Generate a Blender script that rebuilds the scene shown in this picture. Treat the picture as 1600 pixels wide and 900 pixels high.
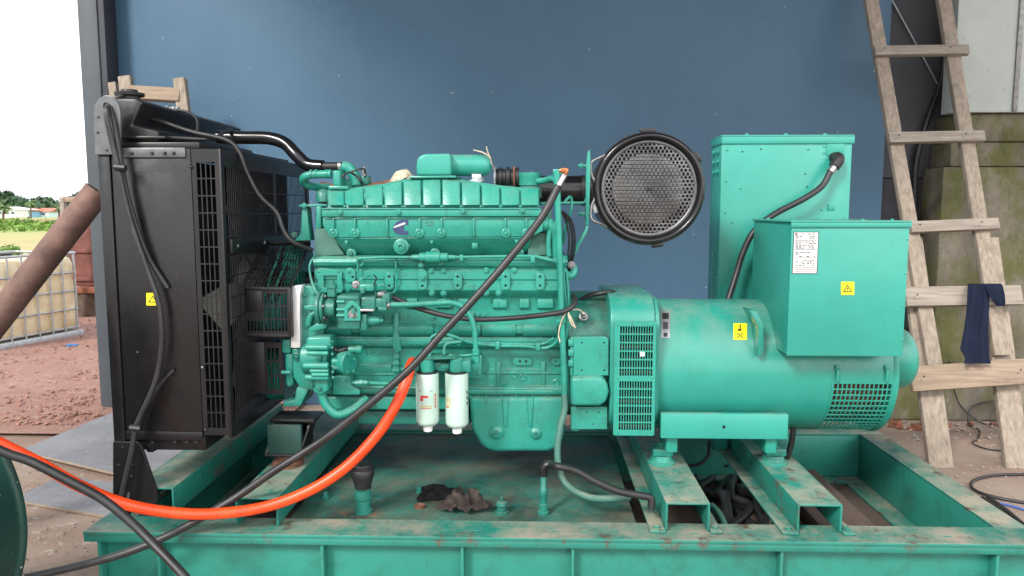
import bpy, bmesh, math, random
from mathutils import Vector, Matrix
R = math.radians
scene = bpy.context.scene
for o in list(bpy.data.objects):
    bpy.data.objects.remove(o, do_unlink=True)
COL = scene.collection

# ------------------------------------------------------------------ camera, sky, sun, exposure
FPX, PITCH, YAW, CAMH = 1155.0, 6.0, 1.8, 1.6
cam_data = bpy.data.cameras.new("camera")
cam_data.sensor_width = 36.0
cam_data.lens = 36.0 * FPX / 1600.0
cam_data.clip_start = 0.05
cam_data.clip_end = 3000.0
cam = bpy.data.objects.new("camera", cam_data)
cam.location = (0, 0, CAMH)
cam.rotation_euler = (R(90 - PITCH), 0, R(YAW))
COL.objects.link(cam)
scene.camera = cam

SUN_EL, SUN_AZ = 36.0, -34.0      # azimuth measured from straight behind the camera, minus = from the left
world = bpy.data.worlds.new("World")
scene.world = world
world.use_nodes = True
wn, wl = world.node_tree.nodes, world.node_tree.links
wn.clear()
sky = wn.new("ShaderNodeTexSky")
sky.sky_type = 'NISHITA'
sky.sun_disc = False
sky.sun_elevation = R(SUN_EL)
sky.sun_rotation = R(180 + SUN_AZ)
sky.air_density = 1.0
sky.dust_density = 2.0
sky.ozone_density = 1.0
hsv = wn.new("ShaderNodeHueSaturation")          # thin overcast: the sky's blue is washed out
hsv.inputs["Saturation"].default_value = 0.25
bg = wn.new("ShaderNodeBackground")
bg.inputs["Strength"].default_value = 0.15
wo = wn.new("ShaderNodeOutputWorld")
wl.new(sky.outputs[0], hsv.inputs["Color"])
veil = wn.new("ShaderNodeMix")                     # even bright cloud veil over the clear sky
veil.data_type = 'RGBA'
veil.inputs[0].default_value = 0.6
veil.inputs[7].default_value = (5.0, 5.15, 5.4, 1.0)
wl.new(hsv.outputs[0], veil.inputs[6])
wl.new(veil.outputs[2], bg.inputs["Color"])
wl.new(bg.outputs[0], wo.inputs["Surface"])

sun_data = bpy.data.lights.new("sun", 'SUN')
sun_data.energy = 1.5
sun_data.angle = R(13)
sun_data.color = (1.0, 0.96, 0.9)
sun = bpy.data.objects.new("sun", sun_data)
sun.rotation_euler = (R(90 - SUN_EL), 0, R(SUN_AZ))
sun.location = (-6, -6, 9)
COL.objects.link(sun)

vs = scene.view_settings
vs.view_transform = 'Standard'
vs.look = 'None'
vs.gamma = 1.0
vs.use_curve_mapping = False
vs.exposure = 1.36
scene.render.engine = 'CYCLES'

# ------------------------------------------------------------------ geometry of the photograph
CAMR = (Matrix.Rotation(R(YAW), 3, 'Z') @ Matrix.Rotation(R(90 - PITCH), 3, 'X'))
def W(px, py, Y):
    """the place in the yard seen at a pixel, standing in the vertical plane at distance Y"""
    d = CAMR @ Vector(((px - 800) / FPX, (450 - py) / FPX, -1.0))
    return d * (Y / d.y) + Vector((0, 0, CAMH))
def G(px, py, z=0.0):
    """the place on level ground seen at a pixel"""
    d = CAMR @ Vector(((px - 800) / FPX, (450 - py) / FPX, -1.0))
    return d * ((z - CAMH) / d.z) + Vector((0, 0, CAMH))
def S(px, Y):
    return px * Y / FPX

# ------------------------------------------------------------------ materials
MATS = {}
def mat_new(name):
    m = bpy.data.materials.new(name)
    m.use_nodes = True
    nt = m.node_tree
    b = nt.nodes.get("Principled BSDF")
    MATS[name] = m
    return m, nt, b
class NT:
    def __init__(self, nt):
        self.nt = nt
        self.pos = nt.nodes.new("ShaderNodeNewGeometry")
    def n(self, t): return self.nt.nodes.new(t)
    def l(self, a, b): self.nt.links.new(a, b)
    def noise(self, scale, detail=4, rough=0.6, stretch=None, seed=0.0):
        t = self.n("ShaderNodeTexNoise")
        t.inputs["Scale"].default_value = scale
        t.inputs["Detail"].default_value = detail
        t.inputs["Roughness"].default_value = rough
        mp = self.n("ShaderNodeMapping")
        if stretch: mp.inputs["Scale"].default_value = stretch
        mp.inputs["Location"].default_value = (seed, seed * 1.7, seed * 0.6)
        self.l(self.pos.outputs["Position"], mp.inputs["Vector"])
        self.l(mp.outputs[0], t.inputs["Vector"])
        return t.outputs["Fac"]
    def ramp(self, fac, a, b, ca=(0, 0, 0, 1), cb=(1, 1, 1, 1)):
        r = self.n("ShaderNodeValToRGB")
        r.color_ramp.elements[0].position = a
        r.color_ramp.elements[1].position = b
        r.color_ramp.elements[0].color = ca
        r.color_ramp.elements[1].color = cb
        self.l(fac, r.inputs[0])
        return r.outputs[0]
    def mix(self, fac, a, b, mode='MIX'):
        m = self.n("ShaderNodeMix")
        m.data_type = 'RGBA'
        m.blend_type = mode
        for sock, v in ((m.inputs[0], fac), (m.inputs[6], a), (m.inputs[7], b)):
            if isinstance(v, (int, float)): sock.default_value = v
            elif isinstance(v, tuple): sock.default_value = v if len(v) == 4 else (*v, 1)
            else: self.l(v, sock)
        return m.outputs[2]
    def math(self, op, a, b=0.0):
        m = self.n("ShaderNodeMath")
        m.operation = op
        m.use_clamp = True
        for i, v in enumerate((a, b)):
            if isinstance(v, (int, float)): m.inputs[i].default_value = v
            else: self.l(v, m.inputs[i])
        return m.outputs[0]
    def up(self):
        s = self.n("ShaderNodeSeparateXYZ")
        self.l(self.pos.outputs["Normal"], s.inputs[0])
        return s.outputs[2]
    def bump(self, fac, strength, dist, bsdf):
        b = self.n("ShaderNodeBump")
        b.inputs["Strength"].default_value = strength
        b.inputs["Distance"].default_value = dist
        self.l(fac, b.inputs["Height"])
        self.l(b.outputs[0], bsdf.inputs["Normal"])

def plain(name, col, rough=0.5, metal=0.0, var=0.15, vscale=8, bump=0.0, bscale=80, spec=0.5, stretch=None):
    m, nt, b = mat_new(name)
    t = NT(nt)
    f = t.noise(vscale, 5, 0.65, stretch)
    lo = tuple(c * (1 - var) for c in col); hi = tuple(min(1, c * (1 + var)) for c in col)
    c = t.ramp(f, 0.3, 0.7, (*lo, 1), (*hi, 1))
    t.l(c, b.inputs["Base Color"])
    b.inputs["Roughness"].default_value = rough
    b.inputs["Metallic"].default_value = metal
    b.inputs["Specular IOR Level"].default_value = spec
    if bump: t.bump(t.noise(bscale, 4, 0.6, stretch), bump, 0.004, b)
    return m

def paint(name, col, rough=0.36, dust=0.35, rust=0.0, grime=0.25, dustcol=(0.30, 0.27, 0.21), rustcol=(0.10, 0.045, 0.022), gcol=(0.02, 0.035, 0.03), chip=0.0, bump=0.10, dscale=9, gscale=7, wave=0.0, dlo=0.40, glo=0.50):
    """old enamel: colour drift, oily smears, dust lying on level faces, rust and chips"""
    m, nt, b = mat_new(name)
    t = NT(nt)
    lo = tuple(c * 0.86 for c in col); hi = tuple(min(1, c * 1.1) for c in col)
    c = t.ramp(t.noise(2.3, 5, 0.6), 0.3, 0.7, (*lo, 1), (*hi, 1))
    if grime:
        g = t.ramp(t.noise(gscale, 8, 0.72, seed=3.1), glo, glo + 0.26)
        c = t.mix(t.math('MULTIPLY', g, grime), c, gcol)
        g2 = t.ramp(t.noise(38, 4, 0.6, (1, 1, 0.25), seed=8.0), 0.62, 0.74)
        c = t.mix(t.math('MULTIPLY', g2, grime * 0.8), c, gcol)
    if dust:
        u = t.ramp(t.up(), 0.25, 0.95)
        d = t.ramp(t.noise(dscale, 9, 0.75, seed=5.0), dlo, dlo + 0.24)
        c = t.mix(t.math('MULTIPLY', t.math('MULTIPLY', u, d), dust), c, dustcol)
    if rust:
        r = t.ramp(t.noise(11, 10, 0.78, seed=1.3), 0.68 - rust * 0.22, 0.74 - rust * 0.16)
        c = t.mix(r, c, t.ramp(t.noise(40, 4, 0.6), 0.3, 0.7, (*rustcol, 1), (*(x * 2.6 for x in rustcol), 1)))
    if chip:
        r = t.ramp(t.noise(55, 3, 0.5, seed=2.0), 0.72 - chip * 0.1, 0.735 - chip * 0.1)
        c = t.mix(r, c, (0.42, 0.40, 0.36))
    t.l(c, b.inputs["Base Color"])
    rr = t.n("ShaderNodeMapRange")
    rr.inputs["To Min"].default_value = max(0.05, rough - 0.1); rr.inputs["To Max"].default_value = rough + 0.2
    t.l(t.noise(16, 6, 0.7, seed=9.0), rr.inputs["Value"])
    t.l(rr.outputs[0], b.inputs["Roughness"])
    if wave:      # sheet metal never lies quite flat
        b1 = t.n("ShaderNodeBump"); b1.inputs["Strength"].default_value = wave; b1.inputs["Distance"].default_value = 0.02
        t.l(t.noise(3.2, 2, 0.5, seed=6.0), b1.inputs["Height"])
        b2 = t.n("ShaderNodeBump"); b2.inputs["Strength"].default_value = bump; b2.inputs["Distance"].default_value = 0.003
        t.l(t.noise(130, 3, 0.6), b2.inputs["Height"]); t.l(b1.outputs[0], b2.inputs["Normal"]); t.l(b2.outputs[0], b.inputs["Normal"])
    else: t.bump(t.noise(130, 3, 0.6), bump, 0.003, b)
    return m

TEAL = (0.023, 0.262, 0.200)
paint("teal", TEAL, rough=0.24, dust=0.40, grime=0.55, bump=0.30, wave=0.0)
paint("teal_sheet", (0.030, 0.285, 0.225), rough=0.26, dust=0.5, grime=0.10, bump=0.04, wave=0.25)
paint("teal_barrel", (0.023, 0.250, 0.195), rough=0.22, dust=0.75, grime=0.15, bump=0.06, dustcol=(0.20, 0.28, 0.235), dscale=6)
paint("teal_grimy", (0.018, 0.165, 0.128), rough=0.32, dust=0.3, grime=0.95, rust=0.22, bump=0.35, gcol=(0.012, 0.014, 0.010), rustcol=(0.02, 0.016, 0.01))
paint("teal_dull", (0.055, 0.165, 0.13), rough=0.6, dust=0.6, grime=0.5)
paint("teal_skid", (0.016, 0.185, 0.142), rough=0.42, dust=1.0, grime=0.6, rust=0.58, dscale=5.0, dlo=0.39, rustcol=(0.055, 0.030, 0.020))
paint("teal_web", (0.022, 0.215, 0.165), rough=0.42, dust=0.4, grime=0.5, rust=0.14)
paint("teal_tank", (0.010, 0.150, 0.115), rough=0.62, dust=0.55, grime=1.0, rust=0.42, gscale=3.4, glo=0.40, dustcol=(0.17, 0.13, 0.09), gcol=(0.004, 0.007, 0.006), dscale=3.2)
paint("black_paint", (0.007, 0.007, 0.008), rough=0.30, dust=0.4, grime=0.0, dustcol=(0.12, 0.12, 0.12), bump=0.08)
paint("black_panel", (0.008, 0.008, 0.009), rough=0.22, dust=0.3, grime=0.0, rust=0.16, rustcol=(0.03, 0.02, 0.015), bump=0.12)
paint("dark_green", (0.012, 0.055, 0.045), rough=0.4, dust=0.4, grime=0.6, chip=0.1)
plain("black_rubber", (0.014, 0.014, 0.015), 0.5, var=0.4, vscale=20, bump=0.1)
plain("black_cable", (0.020, 0.020, 0.021), 0.42, var=0.5, vscale=14, bump=0.15, bscale=160)
plain("black_gloss", (0.008, 0.008, 0.009), 0.18, var=0.3)
plain("void_black", (0.004, 0.004, 0.004), 0.9, var=0.2)
plain("orange_plastic", (0.84, 0.060, 0.008), 0.38, var=0.28, vscale=9)
plain("steel", (0.45, 0.45, 0.44), 0.35, 0.9, var=0.25, vscale=30)
plain("element_grey", (0.30, 0.30, 0.29), 0.6, var=0.5, vscale=7)
plain("perforated_steel", (0.12, 0.12, 0.122), 0.36, 0.75, var=0.4, vscale=8)
plain("dull_steel", (0.24, 0.24, 0.24), 0.5, 0.7, var=0.35, vscale=25)
plain("galvanised", (0.42, 0.44, 0.46), 0.42, 0.6, var=0.2, vscale=25)
plain("copper", (0.42, 0.16, 0.07), 0.35, 0.9, var=0.3, vscale=40)
plain("copper_winding", (0.13, 0.06, 0.035), 0.6, 0.2, var=0.4, vscale=30)
plain("aluminium_strip", (0.62, 0.62, 0.62), 0.45, 0.4, var=0.2, vscale=60, bump=0.3, stretch=(1, 1, 0.2))
plain("fan_grey", (0.34, 0.33, 0.30), 0.6, var=0.3, vscale=10)
plain("filter_white", (0.44, 0.60, 0.52), 0.28, var=0.06)
plain("white_plastic", (0.78, 0.78, 0.76), 0.4, var=0.05)
plain("label_white", (0.50, 0.50, 0.50), 0.4, var=0.03)
plain("label_yellow", (0.86, 0.72, 0.01), 0.4, var=0.05)
plain("label_grey", (0.35, 0.36, 0.37), 0.35, 0.4, var=0.1)
plain("print_black", (0.02, 0.02, 0.02), 0.6, var=0.1)
plain("print_grey", (0.05, 0.05, 0.055), 0.6, var=0.2, vscale=300)
plain("print_red", (0.55, 0.03, 0.03), 0.5, var=0.1)
plain("print_blue", (0.022, 0.040, 0.115), 0.45, var=0.1)
plain("print_gold", (0.55, 0.38, 0.08), 0.5, var=0.1)
plain("plaster_white", (0.48, 0.41, 0.30), 0.85, var=0.5, vscale=40, bump=0.6)
plain("rag_cloth", (0.075, 0.058, 0.050), 0.95, var=0.7, vscale=25, bump=0.3)
plain("rag_black", (0.013, 0.013, 0.014), 0.9, var=0.5, vscale=15, bump=0.3)
plain("rag_navy", (0.012, 0.020, 0.055), 0.9, var=0.25, vscale=12, bump=0.3, bscale=300)
plain("brick_red", (0.24, 0.085, 0.05), 0.9, var=0.35, vscale=30, bump=0.5)
plain("stone", (0.30, 0.26, 0.22), 0.9, var=0.5, vscale=3)
plain("red_stone", (0.30, 0.155, 0.115), 0.95, var=0.5, vscale=2)
plain("blue_plastic", (0.08, 0.35, 0.70), 0.3, var=0.1)
plain("rust_pipe", (0.150, 0.082, 0.064), 0.7, var=0.45, vscale=9, bump=0.4, bscale=60)
plain("rust_sheet", (0.17, 0.062, 0.048), 0.8, var=0.35, vscale=5, bump=0.3)
plain("rust_brown", (0.16, 0.07, 0.04), 0.85, var=0.5, vscale=20, bump=0.4)
plain("lug_grey", (0.13, 0.135, 0.14), 0.3, 0.4, var=0.3, vscale=14, bump=0.1)
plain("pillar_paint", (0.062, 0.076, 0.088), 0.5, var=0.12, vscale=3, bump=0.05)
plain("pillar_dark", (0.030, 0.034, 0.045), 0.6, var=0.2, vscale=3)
plain("grey_plaster", (0.075, 0.075, 0.088), 0.7, var=0.2, vscale=2, bump=0.1)
plain("soot_block", (0.040, 0.038, 0.046), 0.8, var=0.35, vscale=7, bump=0.3)
plain("panel_pale", (0.42, 0.46, 0.44), 0.5, var=0.1, vscale=2)
plain("tyre_wood", (0.10, 0.07, 0.05), 0.9, var=0.4, vscale=12, bump=0.4)
plain("house_white", (0.75, 0.75, 0.72), 0.7, var=0.05)
plain("house_blue", (0.22, 0.42, 0.62), 0.7, var=0.08)
plain("house_pale", (0.55, 0.68, 0.72), 0.7, var=0.05)
plain("roof_red", (0.48, 0.16, 0.10), 0.8, var=0.15)
plain("window_dark", (0.10, 0.13, 0.16), 0.15, var=0.1)
plain("leaf", (0.035, 0.075, 0.030), 0.7, var=0.6, vscale=0.25)
plain("leaf_palm", (0.075, 0.13, 0.035), 0.6, var=0.4, vscale=0.5)
plain("bark", (0.12, 0.09, 0.065), 0.9, var=0.3)
plain("grass", (0.12, 0.21, 0.035), 0.8, var=0.6, vscale=0.6)
plain("blue_wire", (0.05, 0.11, 0.40), 0.5, var=0.1)
plain("striped_yellow", (0.7, 0.5, 0.02), 0.5, var=0.2)

def wood(name, a, b_, stretch):
    m, nt, b = mat_new(name)
    t = NT(nt)
    g = t.noise(9, 8, 0.7, stretch)
    c = t.ramp(g, 0.28, 0.72, (*a, 1), (*b_, 1))
    k = t.ramp(t.noise(5, 6, 0.7, seed=4.0), 0.55, 0.75)
    c = t.mix(t.math('MULTIPLY', k, 0.5), c, tuple(x * 0.55 for x in a))
    t.l(c, b.inputs["Base Color"])
    b.inputs["Roughness"].default_value = 0.85
    t.bump(t.noise(22, 6, 0.7, stretch), 0.5, 0.004, b)
    return m
wood("wood_rail", (0.17, 0.135, 0.105), (0.40, 0.335, 0.265), (5, 5, 0.35))
wood("wood_rung", (0.17, 0.14, 0.115), (0.38, 0.33, 0.275), (0.35, 5, 5))
wood("wood_warm", (0.19, 0.14, 0.10), (0.36, 0.275, 0.20), (0.4, 5, 5))

def wall_blue():
    m, nt, b = mat_new("wall_blue")
    t = NT(nt)
    c = t.ramp(t.noise(0.9, 6, 0.6), 0.3, 0.7, (0.054, 0.116, 0.182, 1), (0.066, 0.138, 0.212, 1))
    streak = t.ramp(t.noise(3, 6, 0.7, (3, 1, 0.4), 2.0), 0.45, 0.8)
    c = t.mix(t.math('MULTIPLY', streak, 0.15), c, (0.038, 0.075, 0.14))
    chip = t.ramp(t.noise(13, 3, 0.5, (1, 1, 2.6), 7.0), 0.758, 0.778)
    c = t.mix(chip, c, (0.36, 0.42, 0.46))
    t.l(c, b.inputs["Base Color"])
    b.inputs["Roughness"].default_value = 0.55
    b.inputs["Specular IOR Level"].default_value = 0.3
    t.bump(t.noise(26, 6, 0.65), 0.22, 0.006, b)
wall_blue()

def concrete():
    m, nt, b = mat_new("mossy_concrete")
    t = NT(nt)
    c = t.ramp(t.noise(2.2, 9, 0.7), 0.3, 0.72, (0.085, 0.072, 0.054, 1), (0.235, 0.205, 0.16, 1))
    moss = t.ramp(t.noise(2.6, 8, 0.75, (1, 1, 0.6), 3.0), 0.46, 0.60)
    c = t.mix(t.math('MULTIPLY', moss, 0.85), c, (0.085, 0.092, 0.018))
    dark = t.ramp(t.noise(10, 8, 0.8, (1, 1, 0.5), 6.0), 0.52, 0.72)
    c = t.mix(t.math('MULTIPLY', dark, 0.6), c, (0.035, 0.028, 0.02))
    t.l(c, b.inputs["Base Color"])
    b.inputs["Roughness"].default_value = 0.9
    t.bump(t.noise(18, 9, 0.75), 0.5, 0.012, b)
concrete()

def ground_mat(name, cols, scale, bscale, bstr, extra=None):
    m, nt, b = mat_new(name)
    t = NT(nt)
    c = t.ramp(t.noise(scale, 9, 0.72), 0.3, 0.7, (*cols[0], 1), (*cols[1], 1))
    c = t.mix(t.ramp(t.noise(scale * 0.27, 5, 0.6, seed=4.4), 0.42, 0.68), c, cols[2])
    if extra: c = t.mix(t.ramp(t.noise(scale * 9, 4, 0.7, seed=7.7), 0.60, 0.68), c, extra)
    t.l(c, b.inputs["Base Color"])
    b.inputs["Roughness"].default_value = 0.95
    t.bump(t.noise(bscale, 9, 0.75), bstr, 0.02, b)
ground_mat("dirt", ((0.20, 0.125, 0.09), (0.32, 0.235, 0.18), (0.36, 0.295, 0.245)), 1.6, 24, 0.5, (0.42, 0.38, 0.33))
ground_mat("bay_earth_shaded", ((0.07, 0.045, 0.035), (0.13, 0.09, 0.07), (0.10, 0.07, 0.055)), 3.0, 30, 0.5)  # earth colour darkened to stand in for the shade inside the skid bays
ground_mat("red_gravel", ((0.22, 0.105, 0.08), (0.38, 0.225, 0.18), (0.30, 0.155, 0.12)), 3.5, 16, 1.0, (0.52, 0.42, 0.38))
ground_mat("field_dry", ((0.30, 0.26, 0.10), (0.42, 0.36, 0.17), (0.32, 0.31, 0.12)), 0.15, 3, 0.4)
ground_mat("field_green", ((0.16, 0.26, 0.05), (0.30, 0.38, 0.10), (0.34, 0.36, 0.12)), 0.2, 3, 0.6)
ground_mat("soil_red", ((0.30, 0.18, 0.11), (0.38, 0.24, 0.15), (0.33, 0.24, 0.14)), 0.1, 3, 0.4)
ground_mat("sheet_grey", ((0.15, 0.155, 0.17), (0.23, 0.235, 0.25), (0.28, 0.28, 0.29)), 3.0, 90, 0.25, (0.32, 0.32, 0.33))

def ibc_mat():
    m, nt, b = mat_new("tank_plastic")
    t = NT(nt)
    c = t.ramp(t.noise(3.5, 7, 0.7), 0.35, 0.72, (0.78, 0.70, 0.48, 1), (0.52, 0.37, 0.18, 1))
    t.l(c, b.inputs["Base Color"])
    b.inputs["Roughness"].default_value = 0.4
    b.inputs["Subsurface Weight"].default_value = 0.2
ibc_mat()

# ------------------------------------------------------------------ mesh helpers
WL = {}
def tag(o, label=None, cat=None, group=None, kind=None):
    if label: o["label"] = label
    if cat: o["category"] = cat
    if group: o["group"] = group
    if kind: o["kind"] = kind
    return o
def thing(name, loc, label, cat, group=None):
    o = bpy.data.objects.new(name, None)
    o.empty_display_size = 0.1
    o.location = loc
    COL.objects.link(o)
    WL[o] = Vector(loc)
    return tag(o, label, cat, group)
def attach(o, parent, loc):
    o.location = loc
    COL.objects.link(o)
    WL[o] = Vector(loc)
    if parent is not None:
        o.parent = parent
        o.matrix_parent_inverse = Matrix.Translation(-WL[parent])
    return o
def done(bm, name, mat, parent=None, bevel=0.0, seg=2, angle=38, smooth=True):
    if bevel:
        bmesh.ops.remove_doubles(bm, verts=bm.verts, dist=1e-5)
        bm.normal_update()
        ed = [e for e in bm.edges if len(e.link_faces) == 2 and e.calc_face_angle(0) > R(30)]
        try: bmesh.ops.bevel(bm, geom=ed, offset=bevel, offset_type='OFFSET', segments=seg, profile=0.5, affect='EDGES', clamp_overlap=True)
        except Exception: pass
    bmesh.ops.recalc_face_normals(bm, faces=bm.faces)
    me = bpy.data.meshes.new(name)
    bm.to_mesh(me)
    bm.free()
    return link_mesh(me, name, mat, parent, angle, smooth)
def link_mesh(me, name, mat, parent=None, angle=38, smooth=True):
    co = [v.co for v in me.vertices]
    lo = Vector((min(c.x for c in co), min(c.y for c in co), min(c.z for c in co)))
    hi = Vector((max(c.x for c in co), max(c.y for c in co), max(c.z for c in co)))
    c = Vector(((lo.x + hi.x) / 2, (lo.y + hi.y) / 2, lo.z))
    me.transform(Matrix.Translation(-c))
    if smooth:
        me.polygons.foreach_set("use_smooth", [True] * len(me.polygons))
        me.set_sharp_from_angle(angle=R(angle))
    me.materials.append(MATS[mat])
    o = bpy.data.objects.new(name, me)
    return attach(o, parent, c)
def NB(): return bmesh.new()
def add_box(bm, x0, x1, y0, y1, z0, z1):
    v = [bm.verts.new((x, y, z)) for x in (x0, x1) for y in (y0, y1) for z in (z0, z1)]
    for f in ((0, 1, 3, 2), (4, 6, 7, 5), (0, 4, 5, 1), (2, 3, 7, 6), (0, 2, 6, 4), (1, 5, 7, 3)):
        bm.faces.new([v[i] for i in f])
def add_poly(bm, front, back):
    a = [bm.verts.new(p) for p in front]; b = [bm.verts.new(p) for p in back]
    n = len(a)
    bm.faces.new(a); bm.faces.new(b[::-1])
    for i in range(n): bm.faces.new((a[i], b[i], b[(i + 1) % n], a[(i + 1) % n]))
def px_front(pts, Y):
    return [W(p[0], p[1], p[2] if len(p) > 2 else Y) for p in pts]
def add_prism(bm, pts, Y0, Y1):
    fr = px_front(pts, Y0)
    add_poly(bm, fr, [Vector((p.x, Y1, p.z)) for p in fr])
def ring_frame(d):
    d = d.normalized()
    u = d.cross(Vector((0, 0, 1)))
    if u.length < 1e-3: u = d.cross(Vector((0, 1, 0)))
    u.normalize()
    return u, d.cross(u).normalized()
def add_lathe(bm, o, d, prof, n=28, caps=True):
    """profile of (distance along d, radius)"""
    o = Vector(o); d = Vector(d).normalized()
    u, v = ring_frame(d)
    rings = []
    for s, r in prof:
        rings.append([bm.verts.new(o + d * s + (u * math.cos(2 * math.pi * i / n) + v * math.sin(2 * math.pi * i / n)) * max(r, 1e-4)) for i in range(n)])
    for a, b in zip(rings, rings[1:]):
        for i in range(n): bm.faces.new((a[i], a[(i + 1) % n], b[(i + 1) % n], b[i]))
    if caps:
        bm.faces.new(rings[0][::-1]); bm.faces.new(rings[-1])
def add_cyl(bm, p0, p1, r, n=24, ch=None):
    p0 = Vector(p0); p1 = Vector(p1)
    L = (p1 - p0).length
    c = min(r, L) * 0.12 if ch is None else ch
    add_lathe(bm, p0, p1 - p0, [(0, r - c), (c, r), (L - c, r), (L, r - c)] if c else [(0, r), (L, r)], n)
def spline(pts, sub=8):
    pts = [Vector(p) for p in pts]
    if len(pts) < 3: return pts
    ext = [pts[0] * 2 - pts[1]] + pts + [pts[-1] * 2 - pts[-2]]
    out = []
    for i in range(1, len(ext) - 2):
        p0, p1, p2, p3 = ext[i - 1:i + 3]
        for k in range(sub):
            t = k / sub
            out.append(0.5 * ((2 * p1) + (p2 - p0) * t + (2 * p0 - 5 * p1 + 4 * p2 - p3) * t * t + (3 * p1 - p0 - 3 * p2 + p3) * t ** 3))
    out.append(pts[-1])
    return out
def add_tube(bm, pts, r, n=10, sub=8, rib=0.0, ribn=1):
    P = spline(pts, sub) if sub > 1 else [Vector(p) for p in pts]
    if rib:      # corrugated: resample evenly and swell every other ring
        L = [0]
        for a, b in zip(P, P[1:]): L.append(L[-1] + (b - a).length)
        cnt = int(L[-1] / ribn)
        Q = []; j = 0
        for k in range(cnt + 1):
            s = L[-1] * k / cnt
            while j < len(L) - 2 and L[j + 1] < s: j += 1
            Q.append(P[j].lerp(P[j + 1], (s - L[j]) / max(1e-9, L[j + 1] - L[j])))
        P = Q
    t0 = (P[1] - P[0]).normalized()
    u, v = ring_frame(t0)
    rings = []
    for i, p in enumerate(P):
        t = (P[min(i + 1, len(P) - 1)] - P[max(i - 1, 0)]).normalized()
        u = (u - t * u.dot(t)).normalized(); v = t.cross(u)
        rr = r if not isinstance(r, (list, tuple)) else r[0] + (r[1] - r[0]) * i / (len(P) - 1)
        if rib: rr *= 1 + (rib if i % 2 else -rib)
        rings.append([bm.verts.new(p + (u * math.cos(2 * math.pi * k / n) + v * math.sin(2 * math.pi * k / n)) * rr) for k in range(n)])
    for a, b in zip(rings, rings[1:]):
        for k in range(n): bm.faces.new((a[k], a[(k + 1) % n], b[(k + 1) % n], b[k]))
    bm.faces.new(rings[0][::-1]); bm.faces.new(rings[-1])
# one-call wrappers
def box(name, x0, x1, y0, y1, z0, z1, mat, parent=None, bevel=0.003):
    bm = NB(); add_box(bm, x0, x1, y0, y1, z0, z1); return done(bm, name, mat, parent, bevel)
def pbox(name, xa, ya, xb, yb, Y0, Y1, mat, parent=None, bevel=0.004, seg=2):
    """upright box whose front face spans two pixel corners at distance Y0"""
    a, b = W(xa, ya, Y0), W(xb, yb, Y0)
    bm = NB(); add_box(bm, min(a.x, b.x), max(a.x, b.x), Y0, Y1, min(a.z, b.z), max(a.z, b.z)); return done(bm, name, mat, parent, bevel, seg)
def prism(name, pts, Y0, Y1, mat, parent=None, bevel=0.004, seg=2):
    bm = NB(); add_prism(bm, pts, Y0, Y1); return done(bm, name, mat, parent, bevel, seg)
def cyl(name, p0, p1, r, mat, parent=None, n=24, ch=None):
    bm = NB(); add_cyl(bm, p0, p1, r, n, ch); return done(bm, name, mat, parent)
def lathe(name, o, d, prof, mat, parent=None, n=28, caps=True, angle=38):
    bm = NB(); add_lathe(bm, o, d, prof, n, caps); return done(bm, name, mat, parent, angle=angle)
def tube(name, pts, r, mat, parent=None, n=10, sub=8, **k):
    """pts: (px, py, Y)"""
    bm = NB(); add_tube(bm, [W(*p) for p in pts], r, n, sub, **k); return done(bm, name, mat, parent, angle=60)
def wtube(name, pts, r, mat, parent=None, n=10, sub=8, **k):
    bm = NB(); add_tube(bm, pts, r, n, sub, **k); return done(bm, name, mat, parent, angle=60)
def arc(cx, cz, r, a0=0, a1=360, n=16, rz=None):
    rz = rz or r
    full = abs(a1 - a0) >= 360
    return [(cx + r * math.cos(R(a0 + (a1 - a0) * i / (n if full else n - 1))), cz + rz * math.sin(R(a0 + (a1 - a0) * i / (n if full else n - 1)))) for i in range(n)]
def rect(x0, x1, z0, z1, r=0.0, n=4):
    if not r: return [(x0, z0), (x1, z0), (x1, z1), (x0, z1)]
    return arc(x1 - r, z0 + r, r, -90, 0, n) + arc(x1 - r, z1 - r, r, 0, 90, n) + arc(x0 + r, z1 - r, r, 90, 180, n) + arc(x0 + r, z0 + r, r, 180, 270, n)
def plate_mesh(loops, thick, bevel=0.0):
    """flat plate with real holes in the XZ plane, front face at y=0, body going to y=thick"""
    cu = bpy.data.curves.new("outline", 'CURVE')
    cu.dimensions = '2D'
    cu.fill_mode = 'BOTH'
    cu.extrude = max(1e-4, thick / 2 - bevel)
    cu.bevel_depth = bevel
    cu.bevel_resolution = 1
    for lp in loops:
        s = cu.splines.new('POLY')
        s.points.add(len(lp) - 1)
        for p, (x, z) in zip(s.points, lp): p.co = (x, z, 0, 1)
        s.use_cyclic_u = True
    ob = bpy.data.objects.new("outline", cu)
    COL.objects.link(ob)
    bpy.context.view_layer.update()
    dg = bpy.context.evaluated_depsgraph_get()
    me = bpy.data.meshes.new_from_object(ob.evaluated_get(dg))
    bpy.data.objects.remove(ob, do_unlink=True)
    bpy.data.curves.remove(cu)
    me.transform(Matrix(((1, 0, 0, 0), (0, 0, -1, thick / 2), (0, 1, 0, 0), (0, 0, 0, 1))))
    me.materials.clear()
    return me
def plate(name, loops, Y, thick, mat, parent=None, bevel=0.0, xf=None):
    me = plate_mesh(loops, thick, bevel)
    me.transform(xf if xf is not None else Matrix.Translation((0, Y, 0)))
    return link_mesh(me, name, mat, parent)
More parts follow.
